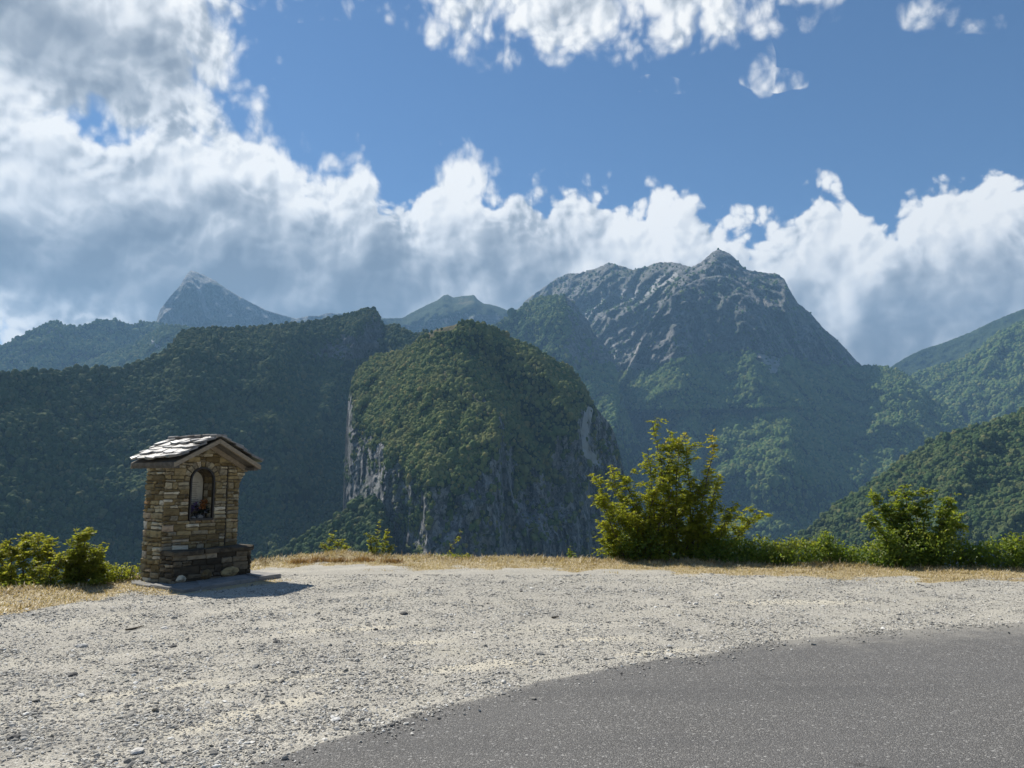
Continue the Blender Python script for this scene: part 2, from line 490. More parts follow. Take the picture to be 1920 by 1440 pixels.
def e_tan(x, y):
    rockz = 1 - sstep(y - treeline(x), -12, 16)
    t = 0.64 + 0.52 * rockz + 1.2 * spot(x, y, 1340, 615, 70, 48) + 0.9 * spot(x, y, 1180, 540, 90, 25) * 0.6
    t = t - 0.75 * near(x, y, [(1290, 520), (1200, 560), (1110, 585)], 16)
    return np.maximum(t, 0.5)


mountain('rocky_mountain', E_SKY, [(860, 5500), (1000, 5200), (1142, 4900), (1250, 4550), (1346, 4330), (1400, 4330), (1480, 4330), (1620, 4250), (1814, 3800), (1960, 3600)],
         e_tan, MAT + (330,), amp=0.026, nscale=380, seed=4, rough=0.0013, crisp=True, T_bot=-0.12, crag=lambda x, y: 2.7 - 2.3 * sstep(y - treeline(x), -10, 40),
         spurs=[([(1346, 468), (1290, 530), (1243, 565), (1205, 620), (1180, 680), (1170, 720)], 330, 130, 70),
                ([(1399, 506), (1418, 560), (1440, 620), (1452, 690)], 210, 60, 50), ([(1470, 522), (1500, 590), (1535, 640), (1570, 690)], 230, 60, 60),
                ([(1142, 493), (1130, 530), (1100, 560)], 180, 70, 60), ([(1300, 640), (1285, 700), (1250, 800), (1230, 900)], 120, 110, 110),
                ([(1480, 690), (1500, 760), (1460, 840), (1440, 920)], 150, 120, 120), ([(1620, 690), (1660, 760), (1640, 850), (1600, 920)], 170, 110, 130)],
         rock_fn=lambda x, y, s: np.clip(1.05 - sstep(y - treeline(x), -18, 14) - 0.5 * spot(x, y, 1440, 525, 50, 22) - 0.35 * spot(x, y, 1290, 545, 70, 22) - 0.4 * spot(x, y, 1090, 535, 60, 28) + 0.45 * spot(x, y, 1190, 655, 40, 30), 0, 1.1),
         dry_fn=lambda x, y, s: 0.45 * spot(x, y, 1432, 520, 45, 14) + 0.4 * spot(x, y, 1290, 540, 60, 16) + 0.45 * near(x, y, [(1000, 560), (1060, 525), (1150, 515), (1240, 505)], 26) + 0.5 * spot(x, y, 1725, 735, 18, 25),
         scree_fn=lambda x, y, s: 0.9 * near(x, y, [(1262, 518), (1235, 530), (1200, 552)], 9) + 0.85 * near(x, y, [(1185, 550), (1150, 560), (1100, 580)], 11) + 0.7 * near(x, y, [(1095, 585), (1105, 600)], 9)
         + 0.85 * near(x, y, [(1185, 686), (1222, 691)], 6) + 0.85 * near(x, y, [(1425, 672), (1455, 678), (1450, 692)], 8) + 0.7 * near(x, y, [(1150, 640), (1155, 670)], 5))


def range_at(mount, px, py):
    P, N, PX, PY = MOUNT[mount][:4]
    k = np.argmin((PX - px) ** 2 + (PY - py) ** 2); p = P.reshape(-1, 3)[k]
    return float(np.hypot(p[0], p[1]))


S_SKY = [(1150, 735), (1172, 700), (1186, 668), (1203, 632), (1222, 598), (1243, 570), (1268, 548), (1292, 531), (1318, 520), (1350, 516), (1390, 530), (1425, 560), (1450, 600), (1475, 645), (1500, 690), (1530, 740)]
sR = [(x, range_at('rocky_mountain', x, y) - 15) for x, y in S_SKY if x >= 1290]
s0 = sR[0][1]
sR = [(1150, s0 - 260), (1186, s0 - 220), (1222, s0 - 150), (1260, s0 - 70)] + sR
mountain('rocky_spur', S_SKY, sR, lambda x, y: 0.66 + 0.72 * (1 - sstep(y - treeline(x), -12, 18)) + 0.7 * spot(x, y, 1340, 620, 60, 40), MAT + (330,), amp=0.022, nscale=300, seed=14, rough=0.001, crisp=True, T_bot=0.09,
         crag=lambda x, y: 2.4 - 2.0 * sstep(y - treeline(x), -10, 40),
         spurs=[([(1318, 522), (1300, 580), (1290, 640), (1285, 700)], 110, 40, 70), ([(1390, 532), (1398, 590), (1405, 650), (1410, 700)], 130, 50, 50)],
         rock_fn=lambda x, y, s: np.clip(1.05 - sstep(y - treeline(x), -18, 14) - 0.35 * spot(x, y, 1290, 545, 60, 18), 0, 1.1), dry_fn=lambda x, y, s: 0.45 * spot(x, y, 1300, 536, 50, 14),
         scree_fn=lambda x, y, s: 0.95 * near(x, y, [(1425, 672), (1455, 678), (1450, 692)], 9) + 0.95 * near(x, y, [(1188, 686), (1222, 691)], 6) + 0.6 * near(x, y, [(1195, 640), (1190, 665)], 5))
# rounded dark buttress in front of it
mountain('buttress_hill', [(820, 720), (880, 650), (932, 605), (953, 594), (980, 575), (1006, 559), (1033, 554), (1059, 554), (1075, 563), (1086, 583), (1102, 599), (1112, 623), (1134, 647), (1150, 668), (1157, 700),
                           (1164, 742), (1180, 790), (1215, 870), (1260, 960)],
         [(820, 3200), (980, 3500), (1050, 3450), (1100, 3500), (1180, 3300), (1260, 2900)], lambda x, y: np.where(y < 690, 1.7, 0.75), MAT + (240,), amp=0.016, nscale=200, seed=5, crisp=True, crag=lambda x, y: 1.2 * sstep(x, 1020, 1070) * (1 - sstep(y, 680, 730)),
         spurs=[([(1040, 556), (1050, 610), (1085, 680), (1140, 750), (1190, 830)], 170, 130, 50)],
         rock_fn=lambda x, y, s: np.clip(0.75 * sstep(x, 1030, 1080) * (1 - sstep(y, 660, 720)), 0, 1))
# ridges at the right edge
mountain('right_far_ridge', [(1560, 760), (1620, 716), (1665, 691), (1697, 671), (1729, 655), (1771, 642), (1819, 623), (1856, 605), (1888, 591), (1920, 579), (1990, 555), (2080, 530), (2300, 500), (2600, 520)],
         [(1560, 5600), (1800, 6000), (2080, 6200), (2600, 5400)], lambda x, y: 0.9 + 0 * x, MAT + (260,), amp=0.012, seed=6, T_bot=0.02, rock_fn=lambda x, y, s: s * 0)
mountain('right_mid_ridge', [(1620, 760), (1680, 715), (1729, 697), (1771, 681), (1803, 674), (1835, 655), (1872, 624), (1920, 602), (1990, 575), (2080, 545), (2300, 520), (2600, 540)],
         [(1620, 4600), (1800, 4800), (1920, 5000), (2080, 5000), (2600, 4200)], lambda x, y: 0.7 + 0 * x, MAT + (240,), amp=0.02, seed=7, T_bot=-0.02, rock_fn=lambda x, y, s: s * 0,
         spurs=[([(1900, 610), (1850, 690), (1800, 760)], 200, 90, 120)])
# wooded slope low on the right
mountain('wooded_slope', [(1440, 1045), (1492, 1010), (1527, 985), (1563, 949), (1586, 935), (1622, 914), (1645, 897), (1669, 881), (1692, 862), (1716, 847), (1740, 835), (1763, 819), (1799, 807), (1834, 800),
                          (1870, 788), (1893, 779), (1920, 767), (1980, 745), (2060, 715), (2250, 690), (2600, 660)],
         [(1440, 1350), (1700, 1500), (1920, 1600), (2060, 1600), (2600, 1300)], lambda x, y: 0.62 + 0 * x, MAT + (110,), amp=0.016, seed=8, rock_fn=lambda x, y, s: s * 0,
         spurs=[([(1870, 790), (1820, 860), (1770, 940), (1740, 1020)], 60, 70, 90), ([(1700, 860), (1660, 930), (1620, 1010)], 40, 50, 70), ([(1960, 930), (1900, 975), (1850, 1030)], 70, 60, 80)])
# long wooded hill on the left ending in a cliff
H_SKY = [(-1000, 800), (-700, 770), (-450, 752), (-300, 738), (-180, 728), (-60, 708), (0, 703), (30, 700), (60, 697), (90, 694), (120, 696), (150, 691), (180, 692), (230, 689), (270, 675), (300, 663), (320, 648), (335, 627), (345, 619), (380, 616), (440, 616),
         (500, 612), (560, 606), (600, 601), (640, 593), (670, 584), (690, 578), (704, 582), (713, 594), (720, 612), (741, 611), (759, 617), (766, 624), (780, 626), (795, 620), (815, 628), (860, 660), (960, 740)]
mountain('wooded_hill', H_SKY, [(-1000, 1000), (-180, 1250), (0, 1350), (330, 1600), (690, 1950), (760, 1800), (960, 1700)],
         lambda x, y: 0.95 + 1.8 * np.clip(spot(x, y, 650, 650, 90, 45), 0, 1) + 1.2 * spot(x, y, 700, 610, 30, 40), MAT + (150,), amp=0.016, nscale=170, seed=9, step=2.8,
         spurs=[([(690, 580), (640, 680), (600, 780), (560, 900)], 90, 60, 60), ([(345, 620), (330, 720), (300, 830), (260, 950)], 70, 90, 110), ([(520, 620), (500, 720), (520, 850)], 70, 90, 90),
                ([(760, 870), (700, 930), (660, 990), (620, 1060)], 150, 160, 60)],
         rock_fn=lambda x, y, s: np.clip(0.8 * spot(x, y, 655, 650, 60, 38) + 0.95 * spot(x, y, 702, 615, 20, 36) + 0.45 * spot(x, y, 525, 745, 22, 18) + 0.5 * spot(x, y, 580, 665, 45, 20), 0, 0.9),
         dry_fn=lambda x, y, s: 0 * x)
# domed hill with cliffs in the centre
I_SKY = [(640, 1060), (643, 920), (647, 854), (650, 785), (654, 742), (660, 713), (679, 684), (708, 666), (752, 659), (773, 645), (802, 625), (817, 618), (831, 614), (853, 609), (867, 601), (885, 602), (907, 608),
         (925, 614), (947, 627), (961, 635), (990, 648), (1015, 662), (1040, 675), (1062, 684), (1073, 695), (1084, 710), (1095, 724), (1105, 746), (1123, 771), (1142, 793), (1152, 811), (1160, 840), (1165, 865),
         (1170, 887), (1174, 905), (1178, 940), (1182, 1060)]


def cliff_y(x):
    return np.interp(x, [640, 680, 720, 770, 830, 900, 940, 960, 1010, 1080, 1130, 1180], [740, 790, 850, 900, 920, 915, 870, 800, 870, 790, 720, 750])


def i_tan(x, y):
    d = y - cliff_y(x)
    t = 0.95 + 3.6 * sstep(d, -10, 25) + 1.5 * spot(x, y, 880, 680, 60, 30)
    return t - 0.25 * spot(x, y, 800, 780, 120, 100)


def i_rock(x, y, s):
    d = y - cliff_y(x)
    n = fbm(np.stack([x / 22, y / 60, x * 0 + 3], -1), 4, 0.6)
    r = 0.85 * sstep(d + n * 40, 0, 30) + 0.55 * near(x, y, [(835, 700), (880, 730), (940, 785), (944, 870)], 7) + 0.45 * spot(x, y, 880, 672, 45, 20)
    r = r - 0.75 * spot(x, y, 980, 860, 18, 70) - 0.5 * spot(x, y, 1060, 700, 60, 60) - 0.6 * near(x, y, [(960, 790), (1000, 850), (1045, 900)], 12)
    r = r + 0.5 * near(x, y, [(655, 740), (650, 830)], 8)
    return np.clip(r + 0.25 * n - 0.45 * sstep(fbm(np.stack([x / 16, y / 26, x * 0 + 9], -1), 3, 0.6), 0.2, 0.45), 0, 1)


CLIFF = (FOREST, FOREST2, (0.12, 0.122, 0.122), (0.34, 0.335, 0.32), DRYC, 95)
mountain('cliff_hill', I_SKY, [(640, 1330), (680, 1300), (760, 1240), (870, 1160), (930, 1185), (960, 1205), (1060, 1260), (1120, 1320), (1182, 1420)], i_tan,
         CLIFF, amp=0.015, nscale=85, seed=10, crisp=True, vstretch=0.3, step=2.2, crag=lambda x, y: 1.6 * sstep(y - cliff_y(x), -10, 40),
         spurs=[([(895, 640), (940, 710), (990, 800), (1025, 880), (1040, 960)], -70, 55, 50), ([(985, 645), (1040, 720), (1075, 790), (1095, 860), (1110, 1050)], 80, 55, 50),
                ([(1075, 700), (1110, 780), (1135, 870), (1140, 1000)], 50, 30, 40), ([(760, 665), (720, 760), (700, 850), (690, 900)], 45, 40, 90), ([(690, 690), (672, 760), (665, 850)], 50, 25, 30)],
         rock_fn=i_rock, dry_fn=lambda x, y, s: 0.8 * near(x, y, [(795, 632), (825, 617), (850, 611)], 8) + 0.4 * near(x, y, [(850, 612), (900, 608)], 5) + 0.5 * near(x, y, [(1040, 678), (1075, 700)], 8),
         scree_fn=lambda x, y, s: 1.0 * near(x, y, [(1104, 770), (1097, 810), (1101, 850), (1120, 866)], 8) + 0.35 * near(x, y, [(680, 880), (715, 930), (730, 1000)], 8))


B_SKY = [(678, 800), (690, 768), (712, 735), (740, 712), (775, 700), (805, 695), (835, 696), (858, 712), (880, 731), (905, 752), (925, 768), (940, 784), (946, 830), (950, 870), (962, 930), (985, 985), (1000, 1060)]
bR = [(x, range_at('cliff_hill', x, y) - 4) for x, y in B_SKY if x <= 806]
r0_ = bR[-1][1]
bR += [(835, r0_ - 15), (880, r0_ - 50), (940, r0_ - 110), (1000, r0_ - 120)]


def b_cliff(x):
    return np.interp(x, [678, 700, 730, 770, 820, 880, 930, 945, 960], [800, 820, 850, 872, 885, 875, 850, 800, 770])


mountain('cliff_buttress', B_SKY, bR, lambda x, y: 0.92 + 3.8 * sstep(y - b_cliff(x), -8, 22) + 0.5 * spot(x, y, 840, 740, 30, 14), CLIFF, amp=0.014, nscale=70, seed=12, crisp=True, vstretch=0.3, step=2.2,
         crag=lambda x, y: 1.5 * sstep(y - b_cliff(x), -10, 40),
         spurs=[([(775, 705), (745, 800), (722, 880), (715, 960)], 28, 35, 60), ([(835, 720), (830, 800), (815, 900), (800, 1000)], 25, 60, 60), ([(885, 920), (880, 980), (885, 1050)], 22, 30, 30)],
         rock_fn=lambda x, y, s: np.clip(0.9 * sstep(y - b_cliff(x) + 45 * fbm(np.stack([x / 22, y / 50, x * 0 + 3], -1), 4, 0.6), 0, 26) + 0.7 * near(x, y, [(940, 784), (946, 870)], 7) + 0.35 * near(x, y, [(835, 700), (880, 735), (940, 787)], 5)
                                         - 0.75 * spot(x, y, 775, 985, 32, 55) - 0.5 * sstep(fbm(np.stack([x / 14, y / 20, x * 0 + 5], -1), 3, 0.6), 0.15, 0.4) + 0.35 * spot(x, y, 740, 760, 12, 30), 0, 1),
         dry_fn=lambda x, y, s: 0.9 * near(x, y, [(825, 700), (858, 716), (900, 752), (938, 786)], 9) * sstep(fbm(np.stack([x / 14, y / 14, x * 0], -1), 3), -0.15, 0.35) + 0.5 * spot(x, y, 835, 755, 45, 14) + 0.45 * spot(x, y, 900, 778, 35, 12))
mountain('wooded_foot', [(300, 1075), (420, 1058), (500, 1040), (560, 1012), (610, 985), (650, 955), (680, 935), (703, 928), (718, 945), (728, 985), (738, 1030), (748, 1070)],
         [(300, 1000), (560, 1000), (700, 985), (748, 960)], lambda x, y: 0.8 + 0 * x, MAT + (80,), amp=0.012, nscale=70, seed=13, rock_fn=lambda x, y, s: s * 0, T_bot=-0.17)

# ------------------------------------------------------------------ woods: crowns scattered over the slopes
def crown_material(name='woodland_leaves', tint=(1.0, 1.0, 1.0)):
    m, t, out = new_mat(name)
    oi = t.node('ShaderNodeObjectInfo'); rnd = oi.outputs['Random']
    big = t.noise(oi.outputs['Location'], 0.012, 3, 0.6)
    c = t.ramp(rnd, [(0.0, (0.030, 0.060, 0.018)), (0.5, (0.055, 0.088, 0.026)), (0.85, (0.085, 0.110, 0.034)), (1.0, (0.125, 0.125, 0.045))])
    c = t.mix(t.smooth(big, 0.45, 0.7, 0.0, 0.6), c, (0.090, 0.105, 0.038))
    pbsdf(t, out, t.vm('MULTIPLY', c, tint), 0.9, 0.1)
    return m


CROWN = crown_material()
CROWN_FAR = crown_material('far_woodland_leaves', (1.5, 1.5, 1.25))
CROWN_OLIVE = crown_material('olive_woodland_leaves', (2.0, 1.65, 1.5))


def crown_nodes(subdiv, lump, mat=None):
    g = bpy.data.node_groups.new("woods", 'GeometryNodeTree')
    g.interface.new_socket("Geometry", in_out='INPUT', socket_type='NodeSocketGeometry')
    g.interface.new_socket("Geometry", in_out='OUTPUT', socket_type='NodeSocketGeometry')
    n, l = g.nodes, g.links
    gi = n.new('NodeGroupInput'); go = n.new('NodeGroupOutput')
    join = n.new('GeometryNodeJoinGeometry')
    for k in range(4):
        ico = n.new('GeometryNodeMeshIcoSphere'); ico.inputs['Radius'].default_value = 1.0; ico.inputs['Subdivisions'].default_value = subdiv
        sp = n.new('GeometryNodeSetPosition'); l.new(ico.outputs[0], sp.inputs['Geometry'])
        pos = n.new('GeometryNodeInputPosition'); off = n.new('ShaderNodeVectorMath'); off.operation = 'ADD'; off.inputs[1].default_value = (k * 7.3, k * 3.1, k * 5.7)
        l.new(pos.outputs[0], off.inputs[0])
        nz = n.new('ShaderNodeTexNoise'); nz.inputs['Scale'].default_value = 1.9; nz.inputs['Detail'].default_value = 3; nz.inputs['Roughness'].default_value = 0.65
        l.new(off.outputs[0], nz.inputs['Vector'])
        ma = n.new('ShaderNodeMath'); ma.operation = 'SUBTRACT'; l.new(nz.outputs[0], ma.inputs[0]); ma.inputs[1].default_value = 0.5
        mb = n.new('ShaderNodeMath'); mb.operation = 'MULTIPLY'; l.new(ma.outputs[0], mb.inputs[0]); mb.inputs[1].default_value = lump
        vs = n.new('ShaderNodeVectorMath'); vs.operation = 'SCALE'; l.new(pos.outputs[0], vs.inputs[0]); l.new(mb.outputs[0], vs.inputs['Scale'])
        l.new(vs.outputs[0], sp.inputs['Offset'])
        sm = n.new('GeometryNodeSetMaterial'); sm.inputs['Material'].default_value = mat or CROWN; l.new(sp.outputs[0], sm.inputs[0])
        gti = n.new('GeometryNodeGeometryToInstance'); l.new(sm.outputs[0], gti.inputs[0]); l.new(gti.outputs[0], join.inputs[0])
    iop = n.new('GeometryNodeInstanceOnPoints'); l.new(gi.outputs[0], iop.inputs['Points']); l.new(join.outputs[0], iop.inputs['Instance'])
    iop.inputs['Pick Instance'].default_value = True
    for nm, sock in (('size', 'Scale'), ('turn', 'Rotation')):
        a = n.new('GeometryNodeInputNamedAttribute'); a.data_type = 'FLOAT_VECTOR'; a.inputs['Name'].default_value = nm
        if nm == 'turn':
            e = n.new('FunctionNodeEulerToRotation'); l.new(a.outputs[0], e.inputs[0]); l.new(e.outputs[0], iop.inputs[sock])
        else:
            l.new(a.outputs[0], iop.inputs[sock])
    l.new(iop.outputs[0], go.inputs[0])
    return g


def vec_attr(me, name, arr):
    a = me.attributes.new(name, 'FLOAT_VECTOR', 'POINT'); a.data.foreach_set('vector', np.asarray(arr, np.float32).ravel())


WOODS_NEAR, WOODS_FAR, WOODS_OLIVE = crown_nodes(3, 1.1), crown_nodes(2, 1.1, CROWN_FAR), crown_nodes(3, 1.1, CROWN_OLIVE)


def woods(mount, rad, per_tree, group, seed, py_max=1085, bare=0.55, label=None, bald=(0.62, 0.82)):
    P, N, PX, PY, rock, dry, scree = MOUNT[mount]
    rs = np.random.RandomState(seed)
    a = P[:-1, :-1]; b = P[1:, :-1]; c = P[:-1, 1:]
    area = np.linalg.norm(np.cross(b - a, c - a), axis=-1)
    horiz = np.abs(np.cross(b - a, c - a)[..., 2])                 # trees are spaced over the map, a little tighter on steep ground
    w = 0.55 * area + 0.45 * horiz
    w = w * (PY[:-1, :-1] < py_max) * (PX[:-1, :-1] > -420) * (PX[:-1, :-1] < 2300)
    patch = fbm(P[:-1, :-1] / (rad * 9), 3)
    rk = np.clip(rock + 0.8 * dry + scree, 0, 1)[:-1, :-1]
    w = w * (1 - sstep(rk + 0.25 * patch, bare - 0.2, bare + 0.2) * 0.97)
    st = 1 - np.abs(N[..., 2])[:-1, :-1]
    w = w * (1 - 0.92 * sstep(st, *bald))
    n = int(w.sum() / per_tree)
    cum = np.cumsum(w.ravel()); pick = np.searchsorted(cum, rs.rand(n) * cum[-1])
    pick = np.minimum(pick, area.size - 1)
    u, v = rs.rand(n, 1), rs.rand(n, 1)
    A, B, D = a.reshape(-1, 3)[pick], b.reshape(-1, 3)[pick], c.reshape(-1, 3)[pick]
    pts = A + (B - A) * u + (D - A) * v
    s = rad * np.exp(rs.normal(-0.05, 0.33, n)) * (1 + 0.2 * fbm(pts / (rad * 14), 2)); hgt = s * rs.uniform(0.95, 1.5, n)
    pts[:, 2] += hgt * 0.35
    me = bpy.data.meshes.new('woodland'); me.vertices.add(n); me.vertices.foreach_set('co', pts.astype(np.float32).ravel()); me.update()
    vec_attr(me, 'size', np.stack([s, s * rs.uniform(.8, 1.2, n), hgt], -1))
    vec_attr(me, 'turn', np.stack([rs.normal(0, .2, n), rs.normal(0, .2, n), rs.uniform(0, 6.28, n)], -1))
    me.materials.append(CROWN)
    o = bpy.data.objects.new('woodland', me); C.objects.link(o)
    o.modifiers.new('woods', 'NODES').node_group = group
    tag(o, label, 'woodland', kind='stuff')
    print('woods', mount, n)
    return o


woods('cliff_buttress', 1.75, 5.2, WOODS_OLIVE, 11, bare=0.5, label='sunlit olive green woodland on the buttress below the domed summit')
woods('wooded_foot', 2.6, 12, WOODS_NEAR, 12, label='bright green woodland at the left foot of the cliffs')
woods('cliff_hill', 1.9, 6.2, WOODS_OLIVE, 1, bare=0.5, label='dense broadleaf woodland around the domed summit above the cliffs')
woods('wooded_hill', 2.7, 13, WOODS_NEAR, 2, label='dark woodland covering the long hill on the left')
woods('wooded_slope', 2.6, 12, WOODS_NEAR, 3, label='green woodland on the slope low at the right edge')
woods('rocky_spur', 4.6, 42, WOODS_FAR, 14, label='thin woodland at the foot of the spur of the rocky mountain')
woods('rocky_mountain', 4.6, 42, WOODS_FAR, 4, label='hazy blue green woodland below the cliffs of the rocky mountain')
woods('buttress_hill', 5.0, 50, WOODS_FAR, 5, label='hazy woodland on the rounded buttress below the rocky mountain')
woods('right_mid_ridge', 6.0, 80, WOODS_FAR, 6, label='hazy woodland on the nearer ridge at the right edge')
woods('far_foothill', 4.6, 45, WOODS_FAR, 17, label='paler green woodland on the foothill below the pyramid peak')
woods('far_ridge', 5.5, 75, WOODS_FAR, 7, label='bluish woodland on the far ridge at the left edge')

# valley floor under everything
vr = np.geomspace(45, 8400, 60); va = np.linspace(-pi * 0.45, pi * 0.45, 120)
VR, VA = np.meshgrid(vr, va, indexing='ij')
vz = -45 - 330 * sstep(VR, 45, 900) + 12 * fbm(np.stack([VR * np.sin(VA), VR * np.cos(VA), 0 * VR], -1) / 400, 3)
VV = np.stack([VR * np.sin(VA), VR * np.cos(VA), vz], -1); ii = np.arange(VV.shape[0] * VV.shape[1]).reshape(VV.shape[:2])
vm_, vt_, vo_ = new_mat('valley_soil')
pbsdf(vt_, vo_, vt_.mix(vt_.noise(vt_.node('ShaderNodeNewGeometry').outputs['Position'], 0.02, 5), FOREST, FOREST2), 0.95, 0.1)
tag(mesh_obj('valley', VV, np.stack([ii[:-1, :-1], ii[:-1, 1:], ii[1:, 1:], ii[1:, :-1]], -1).reshape(-1, 4), vm_, smooth=True), kind='structure')

# ------------------------------------------------------------------ haze: one closed box of even, pale air
HAZE_DENSITY = 7.6e-5
hx, hy0, hy1, hz0, hz1 = 9000, -2500, 8600, -480, 1960
hv = [(x, y, z) for z in (hz0, hz1) for x, y in ((-hx, hy0), (hx, hy0), (hx, hy1), (-hx, hy1))]
hf = [(3, 2, 1, 0), (4, 5, 6, 7), (0, 1, 5, 4), (1, 2, 6, 5), (2, 3, 7, 6), (3, 0, 4, 7)]
hm, ht, ho = new_mat('haze_air')
pv = ht.node('ShaderNodeVolumePrincipled'); pv.inputs['Color'].default_value = (0.33, 0.61, 0.96, 1)
pv.inputs['Density'].default_value = HAZE_DENSITY; pv.inputs['Anisotropy'].default_value = 0.15
ht.put(ho.inputs['Volume'], pv.outputs[0])
tag(mesh_obj('haze', hv, hf, hm), 'thin blue haze filling the valley air', 'haze', kind='stuff')
# ------------------------------------------------------------------ lay-by: gravel ground, grassy rim, embankment
rng = np.random.RandomState(21)
EDGE_PX = [(-140, 1128), (-60, 1118), (0, 1112), (100, 1105), (190, 1096), (240, 1087), (330, 1076), (480, 1058), (520, 1052), (560, 1046), (640, 1044), (740, 1047), (800, 1049), (900, 1049), (1000, 1049),
           (1100, 1051), (1300, 1056), (1500, 1063), (1700, 1065), (1920, 1069), (2050, 1072)]
EDGE = np.array([ground_pt(*p) for p in EDGE_PX])
ROAD_PX = [(330, 1485), (420, 1455), (470, 1440), (560, 1412), (650, 1383), (700, 1368), (760, 1347), (850, 1322), (905, 1312), (960, 1293), (1080, 1266), (1240, 1238), (1300, 1230), (1400, 1211), (1500, 1197),
           (1600, 1187), (1750, 1178), (1920, 1169), (2100, 1160)]
ROAD = np.array([ground_pt(*p) for p in ROAD_PX])
ROAD = np.vstack([[-8.0, 0.2], [-4.0, 2.9], ROAD, [30, ROAD[-1, 1] + 1.2]])


def edge_y(x):
    return np.interp(x, EDGE[:, 0], EDGE[:, 1]) + 0.10 * np.sin(x * 2.3) * np.sin(x * 0.9 + 1) - np.maximum(0, -7.4 - x) * 0.5


def road_y(x):
    x = np.asarray(x, float)
    j = 0.085 * fbm(np.stack([x * 1.4, 0 * x, 0 * x], -1), 6, 0.66)
    return np.interp(x, ROAD[:, 0], ROAD[:, 1]) + j


def ground_z(x, y):
    p = np.stack([x, y, 0 * x], -1)
    z = 0.022 * fbm(p / 1.6, 3) + 0.006 * fbm(p / 0.25, 3, 0.6)
    sd = edge_y(x) - y
    out = np.maximum(0, -sd - 0.15)
    z = z + 0.05 * np.exp(-((x + 3.6) / 0.9) ** 2 - ((sd - 0.1) / 0.5) ** 2)
    z = z + 0.05 * np.exp(-(sd / 0.5) ** 2) * (0.5 + fbm(p * 0.8 + 5, 2))
    z = z - 1.1 * out - 0.25 * np.minimum(out, 2.0) ** 2
    rd = road_y(x) - y
    z = z * (1 - sstep(rd, -0.4, 0.05)) - 0.035 * sstep(rd, -0.02, 0.10)
    return z


gx = np.concatenate([-np.geomspace(60, 9.2, 14), np.arange(-9, 11.01, 0.075), np.geomspace(11.3, 60, 14)])
gy = np.concatenate([-np.geomspace(40, 0.4, 10), np.linspace(0, 3.0, 14), np.arange(3.1, 18.0, 0.075), np.geomspace(18.3, 60, 14)])
GX, GY = np.meshgrid(gx, gy, indexing='ij')
GZ = ground_z(GX, GY)
GZ = np.maximum(GZ, -58)
SD = edge_y(GX) - GY


def grass_w(x):
    return np.interp(x, [-9, -7, -5.3, -4.6, -3.9, -2.5, -1, 1, 4, 7, 10], [4.6, 4.0, 3.0, 1.9, 1.4, 1.6, 1.7, 1.9, 1.8, 1.75, 1.7])


def grass_mask(x, y):
    p = np.stack([x, y, 0 * x], -1)
    sd = edge_y(x) - y
    n = fbm(p / 0.9, 4, 0.6)
    m = sstep(grass_w(x) - sd + 0.9 * n, -0.25, 0.5)
    d = near(x, y, [(-6.2, 12.2), (-4.95, 11.45), (-4.1, 12.6)], 0.42)
    return np.maximum(m, np.clip(d * (0.75 + 0.5 * n), 0, 1))


GM = grass_mask(GX, GY)
dust = np.zeros_like(GX)
for px, py, rx, ry, rot in ((450, 1345, 1.0, 0.16, 0.95), (760, 1205, 0.7, 0.16, 0.2), (1110, 1200, 0.8, 0.2, 0.1), (530, 1275, 0.9, 0.12, 0.6), (900, 1250, 0.9, 0.22, 0.3), (1240, 1222, 0.7, 0.12, 0.35), (640, 1180, 1.2, 0.2, 0.3), (1500, 1130, 1.6, 0.3, 0.05), (250, 1300, 1.0, 0.14, 0.6)):
    cx, cy = ground_pt(px, py); c, s = cos(rot), sin(rot)
    u = ((GX - cx) * c + (GY - cy) * s) / rx; v = (-(GX - cx) * s + (GY - cy) * c) / ry
    dust = np.maximum(dust, np.clip(1.2 - np.hypot(u, v), 0, 1))
gid = np.arange(GX.size).reshape(GX.shape)


